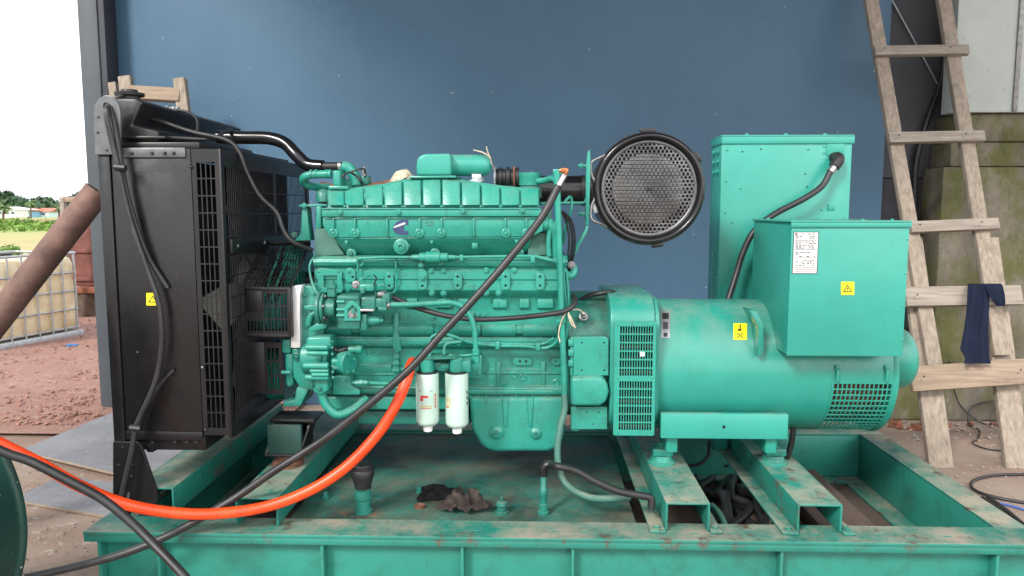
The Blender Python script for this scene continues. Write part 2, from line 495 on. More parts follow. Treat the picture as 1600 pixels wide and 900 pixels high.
def pplate(name, outer, holes, Y, thick, mat, parent=None, bevel=0.0015):
    """outer: pixel outline, holes: (px, py, radius px) or pixel outlines"""
    lo = [[(W(p[0], p[1], Y).x, W(p[0], p[1], Y).z) for p in outer]]
    for h in holes:
        if isinstance(h[0], (int, float)):
            c = W(h[0], h[1], Y); lo.append(arc(c.x, c.z, S(h[2], Y), n=12))
        else: lo.append([(W(p[0], p[1], Y).x, W(p[0], p[1], Y).z) for p in h])
    return plate(name, lo, Y, thick, mat, parent, bevel)
# bolts share one mesh
def bolt_mesh(name, kind):
    bm = NB()
    if kind == 'hex':
        add_lathe(bm, (0, 0, 0), (0, -1, 0), [(0, 1.45), (0.22, 1.45), (0.25, 1.3)], 14)
        add_lathe(bm, (0, -0.24, 0), (0, -1, 0), [(0, 1.0), (0.7, 1.0), (0.85, 0.82)], 6)
    elif kind == 'dome':
        add_lathe(bm, (0, 0, 0), (0, -1, 0), [(0, 1.0), (0.35, 0.95), (0.65, 0.6), (0.75, 0.2)], 12)
    me = bpy.data.meshes.new(name)
    bmesh.ops.recalc_face_normals(bm, faces=bm.faces)
    bm.to_mesh(me); bm.free()
    me.polygons.foreach_set("use_smooth", [True] * len(me.polygons))
    me.set_sharp_from_angle(angle=R(40))
    return me
BOLTS = {}
def bolt(parent, p, r, mat="teal", kind='hex', face=(0, -1, 0), name="bolt"):
    key = (kind, mat)
    if key not in BOLTS:
        me = bolt_mesh("bolt_" + kind, kind); me.materials.append(MATS[mat]); BOLTS[key] = me
    o = bpy.data.objects.new(name, BOLTS[key])
    attach(o, parent, Vector(p))
    o.scale = (r, r, r)
    o.rotation_mode = 'QUATERNION'
    o.rotation_quaternion = Vector((0, -1, 0)).rotation_difference(Vector(face))
    return o
def pbolt(parent, px, py, Y, rpx=3.0, mat="teal", kind='hex', name="bolt"):
    return bolt(parent, W(px, py, Y), S(rpx, Y), mat, kind, name=name)
def text(name, s, loc, size, mat, parent, depth=0.0004, width=None, rot=(R(90), 0, 0)):
    cu = bpy.data.curves.new("lettering", 'FONT')
    cu.body = s; cu.size = size; cu.extrude = depth; cu.align_x = 'CENTER'; cu.align_y = 'CENTER'
    ob = bpy.data.objects.new("lettering", cu); COL.objects.link(ob)
    bpy.context.view_layer.update()
    dg = bpy.context.evaluated_depsgraph_get()
    me = bpy.data.meshes.new_from_object(ob.evaluated_get(dg))
    bpy.data.objects.remove(ob, do_unlink=True)
    if width:
        w = max(v.co.x for v in me.vertices) - min(v.co.x for v in me.vertices)
        me.transform(Matrix.Diagonal((width / w, 1, 1, 1)))
    from mathutils import Euler
    me.transform(Matrix.Translation(loc) @ Euler(rot).to_matrix().to_4x4())
    me.materials.clear()
    return link_mesh(me, name, mat, parent, smooth=False)
# ------------------------------------------------------------------ the setting
def sheet(name, x0, x1, y0, y1, z, mat, n=(1, 1), wob=0.0, seed=1):
    rnd = random.Random(seed)
    bm = NB()
    g = [[bm.verts.new((x0 + (x1 - x0) * i / n[0], y0 + (y1 - y0) * j / n[1], z + (rnd.uniform(-wob, wob) if wob and 0 < i < n[0] and 0 < j < n[1] else 0))) for j in range(n[1] + 1)] for i in range(n[0] + 1)]
    for i in range(n[0]):
        for j in range(n[1]): bm.faces.new((g[i][j], g[i + 1][j], g[i + 1][j + 1], g[i][j + 1]))
    o = done(bm, name, mat)
    o["kind"] = "structure"
    return o
sheet("ground", -700, 700, -60, 900, 0.0, "dirt")
sheet("gravel_yard", -30, -1.9, 5.0, 23.5, 0.024, "red_gravel", (90, 60), 0.018)
sheet("dry_field", -300, 40, 23.5, 52, 0.010, "field_dry")
sheet("green_field", -300, 60, 52, 90, 0.014, "field_green")
sheet("ploughed_strip", -300, 80, 90, 136, 0.018, "soil_red")
sheet("meadow", -500, 200, 136, 330, 0.022, "field_green")

def rocks(name, spots, mat, label, cat, seed=3):
    """loose stones: one mass of small uneven lumps"""
    rnd = random.Random(seed)
    bm = NB()
    base = [Vector(v) for v in ((1, 0, 0), (-1, 0, 0), (0, 1, 0), (0, -1, 0), (0, 0, 1), (0, 0, -1))]
    fs = ((0, 2, 4), (2, 1, 4), (1, 3, 4), (3, 0, 4), (2, 0, 5), (1, 2, 5), (3, 1, 5), (0, 3, 5))
    for x, y, r in spots:
        rot = Matrix.Rotation(rnd.uniform(0, 6.28), 3, 'Z') @ Matrix.Rotation(rnd.uniform(0, 6.28), 3, 'X')
        k = Vector((rnd.uniform(.7, 1.4), rnd.uniform(.6, 1.2), rnd.uniform(.5, 1.0)))
        v = []
        for b in base:
            q = rot @ Vector((b.x * k.x, b.y * k.y, b.z * k.z)) * r * rnd.uniform(.75, 1.2)
            v.append(bm.verts.new((x + q.x, y + q.y, max(-.01, 0.005 + r * .35 + q.z * .8))))
        for f in fs: bm.faces.new([v[i] for i in f])
    o = done(bm, name, mat, smooth=False)
    return tag(o, label, cat, kind="stuff")
rnd = random.Random(11)
sp = []
for i in range(4200):
    y = 5.2 + 9 * rnd.random() ** 1.6
    sp.append((rnd.uniform(-0.95, -0.48) * y - 0.2, y, rnd.choice((.005, .007, .010, .015, .022))))
rocks("red_rubble", sp, "red_stone", "red crushed stone lying over the yard left of the pillar", "gravel", 4).location.z += .018
sp = [(rnd.uniform(-3.2, -1.7), rnd.uniform(2.0, 5.2), rnd.choice((.003, .005, .008))) for i in range(1100)]
sp += [(rnd.uniform(1.9, 3.9), rnd.uniform(2.4, 5.6), rnd.choice((.003, .005, .008, .012))) for i in range(700)]
sp += [(rnd.uniform(1.9, 3.6), rnd.uniform(5.1, 5.58), rnd.choice((.006, .012, .018))) for i in range(160)]
sp += [(rnd.uniform(0.5, 1.6), rnd.uniform(2.6, 3.7), rnd.choice((.004, .008))) for i in range(160)]
rocks("loose_gravel", sp, "stone", "pale grit scattered on the trodden earth around the skid", "gravel", 5)

WY = 5.92
# blue wall
xl, xr = W(172, 100, WY).x, W(1379, 300, WY).x
o = box("blue_wall", xl - 0.12, xr, WY, WY + 0.2, 0, 5.5, "wall_blue", bevel=0.01)
tag(o, "tall blue painted wall behind the green engine", "wall")
# steel column at its left end
PY = 5.74
c = thing("corner_column", (W(140, 640, PY).x + .05, PY + .08, 0), "blue grey square steel column at the left end of the blue wall", "column")
xa, xb = W(121, 20, PY).x, W(151, 20, PY).x
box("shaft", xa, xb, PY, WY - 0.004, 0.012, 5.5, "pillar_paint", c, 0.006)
box("shaded_flank", xb + 0.001, xb + 0.05, PY + 0.012, WY - 0.005, 0.012, 5.5, "pillar_dark", c, 0.003)  # side face given a darker colour in place of its shade
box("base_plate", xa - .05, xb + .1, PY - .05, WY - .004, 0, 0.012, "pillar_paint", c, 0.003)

# grey rendered wall set back on the right
GY = 6.12
gw = thing("rendered_wall", (3.0, GY, 0), "dark grey rendered wall set back between blue wall and mossy pier", "wall")
box("render_coat", xr + .002, 4.9, GY, GY + 0.2, 1.86, 5.5, "grey_plaster", gw, 0.01)
zb = [0.0, 0.62, 1.24, 1.86]
for r_ in range(3):
    for k in range(3):
        x0 = xr + .004 + k * 0.62 - (0.3 if r_ % 2 else 0)
        x0 = max(x0, xr + .004)
        x1 = xr + .004 + (k + 1) * 0.62 - (0.3 if r_ % 2 else 0) - 0.012
        box("concrete_block", x0, x1, GY - 0.02, GY + 0.18, zb[r_] + .006, zb[r_ + 1] - .006, "soot_block", gw, 0.012)
box("mortar_bed", xr + .003, 4.9, GY + .01, GY + .19, 0, 1.85, "grey_plaster", gw, 0)

# mossy concrete pier with a cap and a pale panel above
CY = 5.80
pr = thing("concrete_pier", (W(1560, 600, CY).x, CY, 0), "mossy stained concrete pier standing behind the wooden ladder", "pier")
xp = W(1466, 400, CY).x
seam = W(1520, 260, CY).z
cap0, cap1 = W(1520, 222, CY).z, W(1520, 183, CY - .05).z
box("lower_wall", xp, 5.4, CY, GY - .005, 0.0, seam - .004, "mossy_concrete", pr, 0.012)
box("upper_course", xp + .05, 5.4, CY + .006, GY - .006, seam, cap0, "mossy_concrete", pr, 0.012)
box("cap", W(1494, 200, CY).x, 5.4, CY - .015, GY - .007, cap0 + .002, cap1 + .03, "mossy_concrete", pr, 0.015)
fz = W(1500, 580, 5.6).z
box("footing", 2.15, 5.4, 5.60, CY - .003, 0, fz, "mossy_concrete", pr, 0.03)
box("footing_back", 2.15, xp - .002, CY + .001, GY - .03, 0, fz - .02, "mossy_concrete", pr, 0.02)
wpx = thing("wall_panel", (W(1550, 90, CY - .1).x, CY, 0), "pale grey metal panel fixed above the mossy pier cap", "panel")
box("face_sheet", W(1493, 90, CY - .06).x, 5.4, CY - .06, CY + .1, cap1 + .034, 5.5, "panel_pale", wpx, 0.006)
box("edge_trim", W(1589, 90, CY - .08).x, W(1589, 90, CY - .08).x + .035, CY - .075, CY - .061, cap1 + .034, 5.5, "dull_steel", wpx, 0.003)
for (ax, ay) in ((1505, 60), (1545, 110), (1575, 40), (1515, 150), (1570, 140)): pbolt(wpx, ax, ay, CY - .061, 0.9, "dull_steel", 'dome', "rivet")
# soil and litter lying on the footing ledge
rr = random.Random(8)
rocks("ledge_soil", [(rr.uniform(2.3, 4.2), rr.uniform(5.64, 5.78), rr.choice((.01, .02, .03))) for i in range(160)], "tyre_wood", "dark crumbled soil lying along the concrete footing ledge", "soil", 9).location.z = fz

# conduit and wire on the grey wall
wtube("cable_conduit", [W(1476, 85, GY - .05), W(1470, 130, GY - .05), W(1448, 190, GY - .05), W(1432, 250, GY - .05), W(1429, 300, GY - .05), W(1428, 420, GY - .05)], 0.022, "black_cable")
tag(bpy.data.objects["cable_conduit"], "thick black cable running down the grey rendered wall", "cable")
wtube("stay_wire", [W(1388, -10, GY - .03), W(1470, 140, GY - .03)], 0.007, "galvanised", sub=1)
tag(bpy.data.objects["stay_wire"], "thin pale wire slanting across the grey rendered wall", "wire")

# roof of the open shed: it shades the set from the zenith
rf = thing("shed_roof", (0.5, 3.9, 5.6), "corrugated metal shed roof over the generator set", "roof")
bm = NB()
N = 130
xs = [-3.9 + 9.6 * i / N for i in range(N + 1)]
top = [[bm.verts.new((x, y, 5.66 + 0.02 * (1 if i % 2 else -1) + 0.02 * (6.3 - y))) for y in (0.7, 6.3)] for i, x in enumerate(xs)]
for i in range(N): bm.faces.new((top[i][0], top[i + 1][0], top[i + 1][1], top[i][1]))
done(bm, "roof_sheet", "pillar_dark", rf, smooth=False)
for y in (0.9, 3.0, 5.95): box("purlin", -3.85, 5.6, y, y + .08, 5.52, 5.62, "pillar_dark", rf)

# ------------------------------------------------------------------ far view on the left
rnd = random.Random(5)
bm = NB()
def blob(bm, c, r, rnd, n=42, leaf=0.5):
    """a clump of loose leaf-sized faces"""
    for _ in range(n):
        d = Vector((rnd.gauss(0, 1), rnd.gauss(0, 1), rnd.gauss(0, .8))).normalized()
        p = c + d * r * rnd.uniform(.65, 1.05)
        a = Vector((rnd.uniform(-1, 1), rnd.uniform(-1, 1), rnd.uniform(-1, 1))).normalized()
        b = a.cross(d + Vector((.1, .2, .3))).normalized()
        s = leaf * rnd.uniform(.6, 1.4)
        vs_ = [bm.verts.new(p + a * s), bm.verts.new(p + b * s), bm.verts.new(p - a * s), bm.verts.new(p - b * s * .8)]
        bm.faces.new(vs_)
for i in range(420):
    D = rnd.uniform(250, 330)
    px = rnd.uniform(-260, 175)
    hump = 5.6 + 1.8 * math.sin(px * .045 + 1) + 1.2 * math.sin(px * .11)
    p = W(px, 335, D)
    p.z = rnd.uniform(0.6, hump - 1)
    blob(bm, p, rnd.uniform(1.8, 3.4), rnd, 60, 0.9)
o = done(bm, "far_woods", "leaf", smooth=False)
tag(o, "dark wooded ridge along the horizon beyond the houses", "woods", kind="stuff")

def house(xa, xb, ybase, ywall, yridge, D, wall, roof, label, nwin, hip=True):
    a, b = W(xa, ybase, D), W(xb, ybase, D)
    zt, zr = W(xa, ywall, D).z, W(xa, yridge, D).z
    h = thing("house", ((a.x + b.x) / 2, D, 0), label, "house", "houses beyond the fields")
    dep = 7.0
    box("wall", a.x, b.x, D, D + dep, 0, zt, wall, h, 0)
    bm = NB()
    e = .35
    v = [bm.verts.new(q) for q in ((a.x - e, D - e, zt), (b.x + e, D - e, zt), (b.x + e, D + dep + e, zt), (a.x - e, D + dep + e, zt))]
    k = (b.x - a.x) * (.28 if hip else 0)
    t0, t1 = bm.verts.new((a.x + k - (0 if hip else e), D + dep / 2, zr)), bm.verts.new((b.x - k + (0 if hip else e), D + dep / 2, zr))
    for f in ((v[0], v[1], t1, t0), (v[1], v[2], t1), (v[2], v[3], t0, t1), (v[3], v[0], t0), (v[3], v[2], v[1], v[0])): bm.faces.new(f)
    done(bm, "roof", roof, h, smooth=False)
    for i in range(nwin):
        x = a.x + (b.x - a.x) * (i + .5) / nwin
        w = (b.x - a.x) / nwin * .28
        f = box("window", x - w - .06, x + w + .06, D - .06, D - .002, zt * .40, zt * .84, "house_white", h, 0)
        box("pane", x - w, x + w, D - .08, D - .061, zt * .44, zt * .80, "window_dark", f, 0)
house(-14, 26, 342, 328, 323, 158, "house_white", "house_white", "long white house with a pale roof at the far left edge", 4)
house(27, 46, 341, 330, 325, 162, "house_blue", "roof_red", "blue house with a low red roof across the fields", 3)
house(54, 76, 341, 331, 325, 166, "house_pale", "roof_red", "pale blue gabled house with a red roof across the fields", 1, False)
def palm(px, py, D, h, label):
    g = W(px, py, D); g.z = 0
    t = thing("palm_tree", g, label, "palm", "palms in the fields")
    bm = NB(); add_tube(bm, [g, g + Vector((.1, 0, h * .5)), g + Vector((.25, 0, h))], (.2, .12), 7, 4)
    done(bm, "trunk", "bark", t)
    r2 = random.Random(int(px) + 7)
    bm = NB()
    top = g + Vector((.25, 0, h))
    for k in range(18):
        a = k * 2.4 + r2.uniform(-.2, .2)
        el = r2.uniform(-.3, 1.1)
        L = r2.uniform(1.0, 1.4) * (h / 2.4) ** .5
        prev = top; d = Vector((math.cos(a) * math.cos(el), math.sin(a) * math.cos(el), math.sin(el)))
        side = d.cross(Vector((0, 0, 1))).normalized()
        for s in range(6):
            nx = prev + d * L / 6
            d = (d + Vector((0, 0, -.28))).normalized()
            for sd in (-1, 1):
                q = [prev, nx, nx + side * sd * .20 + Vector((0, 0, -.16)), prev + side * sd * .18 + Vector((0, 0, -.13))]
                bm.faces.new([bm.verts.new(z) for z in q])
            prev = nx
    done(bm, "crown", "leaf_palm", t, smooth=False)
palm(5, 348, 96, 1.9, "small palm standing at the left edge before the white house")
palm(48, 341, 140, 3.0, "taller palm standing between the blue and the pale house")
palm(92, 343, 130, 2.0, "bushy palm right of the pale blue house")
rnd = random.Random(9)
bm = NB()
for i in range(260):
    D = rnd.uniform(52, 92)
    px = rnd.uniform(-120, 170)
    p = W(px, 350, D); p.z = rnd.uniform(.05, .3)
    blob(bm, p, rnd.uniform(.25, .7), rnd, 26, .12)
for i in range(40):
    p = W(rnd.uniform(-100, 30), 400, 23.5 + rnd.uniform(0, 1.4)); p.z = .2
    blob(bm, p, rnd.uniform(.15, .35), rnd, 40, .05)
tag(done(bm, "field_scrub", "grass", smooth=False), "low green scrub and grass growing across the field", "scrub", kind="stuff")

# rusty steel bin on timber, and a timber frame, behind the pipe
BY = 10.8
b0, b1 = W(104, 447, BY), W(190, 330, BY)
rb = thing("rusty_bin", ((b0.x + b1.x) / 2, BY, 0), "rust red steel bin raised on timber behind the rusty pipe", "bin")
box("shell", b0.x, b1.x, BY, BY + 1.3, b0.z, b1.z, "rust_sheet", rb, 0.02)
for yy in (392, 436): zz = W(104, yy, BY).z; box("rib", b0.x - .01, b1.x, BY - .03, BY - .001, zz - .03, zz + .03, "rust_sheet", rb, .008)
box("bottom_board", W(122, 450, BY).x, b1.x, BY - .12, BY + 1.2, W(122, 457, BY).z, b0.z - .003, "brick_red", rb, .01)
lg = W(138, 500, BY)
bm = NB(); add_lathe(bm, (lg.x, BY + .1, 0), (0, 0, 1), [(0, .20), (.05, .215), (W(122, 457, BY).z - .004, .19)], 18)
done(bm, "timber_stump", "tyre_wood", rb)
bm = NB(); add_lathe(bm, (b1.x - .2, BY + .9, 0), (0, 0, 1), [(0, .20), (.05, .215), (W(122, 457, BY).z - .004, .19)], 18)
done(bm, "timber_stump", "tyre_wood", rb)
tf = thing("timber_frame", (W(101, 500, BY + .4).x, BY - .3, 0), "rough timber post and rail behind the rusty pipe", "frame")
FY = BY - .35
box("post", W(98, 400, FY).x, W(104.5, 400, FY).x, FY, FY + .07, 0, W(100, 308, FY).z, "wood_rung", tf, .006)
box("post", W(168, 400, FY).x, W(175, 400, FY).x, FY, FY + .07, 0, W(100, 308, FY).z, "wood_rung", tf, .006)
box("rail", W(104.5, 400, FY).x + .002, W(168, 400, FY).x - .002, FY + .01, FY + .06, W(100, 316, FY).z, W(100, 307, FY).z, "wood_warm", tf, .006)

# caged liquid tank
C0, A0 = G(128, 526), G(0, 551)
u = (A0 - C0).normalized(); nrm = Vector((-u.y, u.x, 0))
if nrm.y < 0: nrm = -nrm
def TP(a, b, z): return C0 + u * a + nrm * b + Vector((0, 0, z))
tk = thing("liquid_tank", TP(.6, .5, 0), "yellowed plastic liquid tank in a steel cage behind the rusty pipe", "tank")
TH = 1.06
bm = NB()
prof = rect(.012, 1.188, .012, .988, .10, 5)
secs = [(.12, .97), (.15, 1.0), (.40, 1.0), (.43, .985), (.46, 1.0), (.72, 1.0), (.75, .985), (.78, 1.0), (TH - .12, 1.0), (TH - .05, .96), (TH - .03, .85)]
rings = []
for z, s in secs: rings.append([bm.verts.new(TP(.6 + (a - .6) * s, .5 + (b - .5) * s, z)) for a, b in prof])
for q, w in zip(rings, rings[1:]):
    for i in range(len(q)): bm.faces.new((q[i], q[(i + 1) % len(q)], w[(i + 1) % len(q)], w[i]))
bm.faces.new(rings[0][::-1]); bm.faces.new(rings[-1])
done(bm, "bottle", "tank_plastic", tk, angle=60)
bm = NB(); add_lathe(bm, TP(.6, .5, TH - .03), (0, 0, 1), [(0, .11), (.05, .11), (.06, .1)], 20); done(bm, "filler_cap", "black_rubber", tk)
for z in (.14, .37, .60, .83, 1.07):
    loop = [TP(a, b, z) for a, b in rect(.0, 1.2, .0, 1.0, .06, 4)]
    wtube("cage_bar", loop + [loop[0]], .011 if z < 1 else .016, "galvanised", tk, 7, 1)
for i in range(7):
    for b in (-.012, 1.012): wtube("cage_bar", [TP(.06 + 1.08 * i / 6, b, .06), TP(.06 + 1.08 * i / 6, b, 1.075)], .010, "galvanised", tk, 7, 1)
for i in range(7):
    for a in (-.012, 1.212): wtube("cage_bar", [TP(a, .08 + .84 * i / 6, .06), TP(a, .08 + .84 * i / 6, 1.075)], .010, "galvanised", tk, 7, 1)
bm = NB()
add_poly(bm, [TP(a, b, .10) for a, b in ((-.02, -.02), (1.22, -.02), (1.22, 1.02), (-.02, 1.02))], [TP(a, b, .0) for a, b in ((-.02, -.02), (1.22, -.02), (1.22, 1.02), (-.02, 1.02))])
done(bm, "pallet", "galvanised", tk, .01)

# rusty pipe leaning against the radiator
p_top = W(141, 314, 3.45); p_low = W(-160, 698, 3.15)
dr = (p_low - p_top).normalized()
p_end = p_top + dr * ((p_top.z - .07) / -dr.z)
pd = dr
pr_ = .061
bm = NB()
st = p_top - pd * .06
add_lathe(bm, st, pd, [(0.10, pr_ - .012), (0, pr_ - .012), (0, pr_), (.02, pr_)], 32, caps=False)
add_lathe(bm, st, pd, [(.02, pr_), ((p_end - st).length, pr_)], 32, caps=False)
o = done(bm, "rusty_pipe", "rust_pipe")
tag(o, "thick rust brown steel pipe leaning up towards the black radiator", "pipe")

# board sheets lying on the ground
def ply(pts, z, label):
    g = [G(x, y, z + .014) for x, y in pts]
    c = sum(g, Vector()) / len(g)
    t = thing("board_sheet", (c.x, c.y, z), label, "board", "grey boards lying on the ground")
    bm = NB(); add_poly(bm, g, [Vector((q.x, q.y, z)) for q in g]); done(bm, "core", "wood_warm", t, .002)
    bm = NB(); g2 = [c + (q - c) * .992 for q in g]
    add_poly(bm, [Vector((q.x, q.y, z + .0175)) for q in g2], [Vector((q.x, q.y, z + .0145)) for q in g2]); done(bm, "facing", "sheet_grey", t)
ply([(36, 772), (96, 744), (300, 770), (330, 800), (200, 812), (38, 784)], .004, "nearer grey faced board lying flat left of the skid")
ply([(30, 704), (180, 643), (330, 690), (330, 760), (190, 742)], .024, "farther grey faced board lying over the other left of the skid")
def scrap(name, px, py, w, mat, label, cat, seed):
    r2 = random.Random(seed); c = G(px, py, .0); bm = NB()
    n = 5
    g = [[bm.verts.new((c.x + w * (i / n - .5) + r2.uniform(-.1, .1) * w, c.y + w * .7 * (j / n - .5) + r2.uniform(-.1, .1) * w, .01 + r2.uniform(0, .22) * w)) for j in range(n + 1)] for i in range(n + 1)]
    for i in range(n):
        for j in range(n): bm.faces.new((g[i][j], g[i + 1][j], g[i + 1][j + 1], g[i][j + 1]))
    bmesh.ops.solidify(bm, geom=bm.faces[:], thickness=.002)
    tag(done(bm, name, mat, smooth=False), label, cat)
scrap("paper_scrap", 57, 602, .11, "label_white", "crumpled white paper scrap on the red gravel", "paper", 2)
scrap("plastic_scrap", 112, 543, .13, "blue_plastic", "small blue plastic scrap beside the caged tank", "plastic", 3)

# ------------------------------------------------------------------ wooden ladder on the right
LK = 1.4 / 3.7
def LP(px, py, off=0.0):
    d = CAMR @ Vector(((px - 800) / FPX, (450 - py) / FPX, -1.0))
    # Y = 4.5 + off + LK * z
    k = (4.5 + off + LK * CAMH) / (d.y - LK * d.z)
    return d * k + Vector((0, 0, CAMH))
def bar(name, a, b, w, t, mat, parent, bev=.004, wdir=None):
    """a sawn bar from a to b, w wide across, t thick towards the camera"""
    d = (b - a).normalized()
    nf = Vector((0, -1, LK)).normalized()
    s = d.cross(nf).normalized()
    nf = s.cross(d).normalized()
    bm = NB()
    q = [s * w / 2, -s * w / 2]
    add_poly(bm, [a + q[0], a + q[1], a + q[1] - nf * t, a + q[0] - nf * t], [b + q[0], b + q[1], b + q[1] - nf * t, b + q[0] - nf * t])
    return done(bm, name, mat, parent, bev)
ld = thing("wooden_ladder", LP(1530, 730), "tall homemade ladder of sawn timber leaning at the right", "ladder")
def to_ground(a, b):
    d = b - a
    return a + d * ((0.001 - a.z) / d.z)
def up_to(a, b, z):
    d = b - a
    return a + d * ((z - a.z) / d.z)
for (top, bot) in (((1363, 0), (1462, 570)), ((1477, 0), (1567, 555))):
    a, b = LP(*top), LP(*bot)
    bar("rail", up_to(b, a, 3.5), b, S(21, 5.2), .045, "wood_rail", ld)
for (top, bot) in (((1424, 370), (1473, 738)), ((1543, 370), (1592, 728))):
    a, b = LP(*top, .05), LP(*bot, .05)
    bar("rail", a, to_ground(a, b) , S(35, 4.9), .04, "wood_rail", ld)
rungs = []
for (a, b, h, m) in (((1368, 78), (1515, 76), 17, "wood_rung"), ((1390, 214), (1540, 211), 18, "wood_rung"), ((1424, 354), (1562, 348), 18, "wood_rung"), ((1416, 463), (1598, 460), 30, "wood_rung"), ((1424, 592), (1640, 577), 37, "wood_warm")):
    A, B = LP(*a, -.045), LP(*b, -.045)
    bar("rung", A, B, S(h, 4.95), .042, m, ld)
    for t in (.08, .78):
        for k in (-.25, .25):
            p = A.lerp(B, t) + Vector((k * .04, -.002, k * .04 * 1.2)); bolt(ld, p + Vector((0, 0, 0)), .005, "black_rubber", 'dome', (0, -.93, .35), "nail_head")
# second ladder standing behind the radiator
l2 = thing("trestle", W(235, 650, 5.5), "short wooden ladder top showing above the black radiator", "ladder")
def L2(px, py, off=0):
    return W(px, py, 5.55 + off)
for (x0, x1, y) in ((181, 205, 118), (267, 290, 121)):
    a = L2((x0 + x1) / 2, y); b = Vector((a.x + .40, a.y - .45, 0.001))
    bar("rail", a, b, S(x1 - x0 - 5, 5.5), .06, "wood_rail", l2)
a = L2(174, 128, .05); bar("rail", a, Vector((a.x + .40, a.y - .45, .001)), S(12, 5.5), .05, "wood_rail", l2)
A, B = L2(196, 142, -.03), L2(280, 147, -.03)
bar("rung", A, B, S(22, 5.5), .05, "wood_warm", l2)
for z in (.5, 1.0, 1.5, 2.0):
    y = 5.1 + .45 * z / 2.6
    dxx = .40 * (1 - z / 2.6); bar("rung", Vector((A.x + dxx, y - .04, z)), Vector((B.x + dxx, y - .04, z)), .09, .04, "wood_rung", l2)

# navy rag over the ladder rung
def cloth(name, rows, Yf, mat, label, cat, nx=14, amp=.012, seed=1, thick=.003):
    r2 = random.Random(seed)
    bm = NB(); g = []
    for j, (xa, xb, y, off) in enumerate(rows):
        row = []
        for i in range(nx + 1):
            t = i / nx
            p = LP(xa + (xb - xa) * t, y, Yf + off + amp * math.sin(t * 11 + j * .35 + seed) + amp * .5 * math.sin(t * 23 + seed * 2 + j * .6))
            row.append(bm.verts.new(p))
        g.append(row)
    for a, b in zip(g, g[1:]):
        for i in range(nx): bm.faces.new((a[i], a[i + 1], b[i + 1], b[i]))
    bmesh.ops.solidify(bm, geom=bm.faces[:], thickness=thick)
    return done(bm, name, mat, None, angle=80)
rg = thing("navy_rag", LP(1525, 560, -.06), "dark navy rag hanging over a ladder rung", "rag")
o = cloth("hanging_tail", [(1513, 1543, 443, -.02), (1512, 1546, 446, -.075), (1511, 1546, 470, -.10), (1509, 1545, 495, -.11), (1505, 1544, 520, -.11), (1500, 1545, 545, -.11), (1508, 1546, 560, -.11), (1506, 1549, 568, -.11)], 0, "rag_navy", "", "", seed=2)
o.parent = rg; o.matrix_parent_inverse = Matrix.Translation(-WL[rg])
o = cloth("short_loop", [(1538, 1564, 443, -.02), (1540, 1567, 447, -.085), (1545, 1570, 460, -.105), (1552, 1571, 472, -.105), (1557, 1570, 478, -.095)], 0, "rag_navy", "", "", 8, .008, 5)
o.parent = rg; o.matrix_parent_inverse = Matrix.Translation(-WL[rg])

# brick fragments against the footing, cables on the ground
rnd = random.Random(21)
FR = []
for i in range(16):
    px = rnd.uniform(1385, 1500) if i < 12 else rnd.uniform(1500, 1600)
    c = G(px, rnd.uniform(652, 672)); bm = NB()
    s = rnd.uniform(.018, .042)
    add_box(bm, -s, s, -s * .6, s * .6, 0, s * .8)
    for v in bm.verts: v.co += Vector((rnd.uniform(-1, 1), rnd.uniform(-1, 1), rnd.uniform(-.3, .5))) * s * .4
    bmesh.ops.rotate(bm, verts=bm.verts, matrix=Matrix.Rotation(rnd.uniform(0, 3), 3, 'Z'))
    mz = min(v.co.z for v in bm.verts)
    for v in bm.verts: v.co += Vector((c.x, min(c.y, 5.5), -mz + .002))
    FR.append((c.x, done(bm, "brick_fragment", "brick_red", None, .004)))
ORD = ("first", "second", "third", "fourth", "fifth", "sixth", "seventh", "eighth", "ninth", "tenth", "eleventh", "twelfth", "thirteenth", "fourteenth", "fifteenth", "sixteenth")
for k, (_, o) in enumerate(sorted(FR, key=lambda q: q[0])):
    tag(o, ORD[k] + " broken red brick piece from the left at the mossy pier's foot", "brick", "brick fragments by the pier")
def gcable(name, pts, r, mat, label, cat="cable", z=0.0):
    wtube(name, [G(x, y, z + r) + Vector((0, 0, r * .0)) for x, y in pts], r, mat, None, 8, 8)
    o = [q for q in bpy.data.objects if q.name.startswith(name)][-1]
    return o
def gc(name, pts, r, mat, label, cat="cable"):
    bm = NB(); add_tube(bm, [G(x, y, r + .003) for x, y in pts], r, 8, 8); tag(done(bm, name, mat, None, angle=60), label, cat)
gc("ground_cable", [(1660, 742), (1600, 741), (1550, 743), (1520, 752), (1522, 765), (1560, 778), (1660, 795)], .009, "black_cable", "black cable looping on the earth at the right edge")
gc("ground_cable", [(1512, 664), (1530, 672), (1528, 686), (1520, 692), (1545, 702), (1600, 706)], .005, "black_cable", "thin black cable lying between the ladder feet")
gc("blue_cable", [(1536, 782), (1570, 788), (1610, 800), (1660, 822)], .006, "blue_wire", "thin blue cable beside the black bundle at right")
for k, (dx, dy) in enumerate(((0, 0), (8, -2), (-5, 5), (5, 8), (14, 4))):
    gc("bundled_cable", [(1535 + dx, 778 + dy), (1565 + dx, 800 + dy), (1600 + dx * 1.5, 832 + dy), (1680 + dx * 2, 890 + dy)], .012, "black_cable", ("topmost", "upper", "lowest", "lower", "rightmost")[k] + " black cable of the bundle lying on the ground right of the skid")
    [q for q in bpy.data.objects if q.name.startswith("bundled_cable")][-1]["group"] = "bundled cables right of the skid"
wtube("wall_wire", [W(1488, 600, 5.58), W(1500, 632, 5.58), W(1525, 655, 5.55), W(1548, 668, 5.5)], .005, "black_cable")
tag(bpy.data.objects["wall_wire"], "thin black wire running down the concrete footing behind the ladder", "wire")
wtube("wall_wire", [W(1512, 662, 5.52), W(1516, 640, 5.57), W(1535, 630, 5.57), W(1560, 628, 5.57), W(1556, 640, 5.57), W(1575, 648, 5.57)], .006, "black_cable")
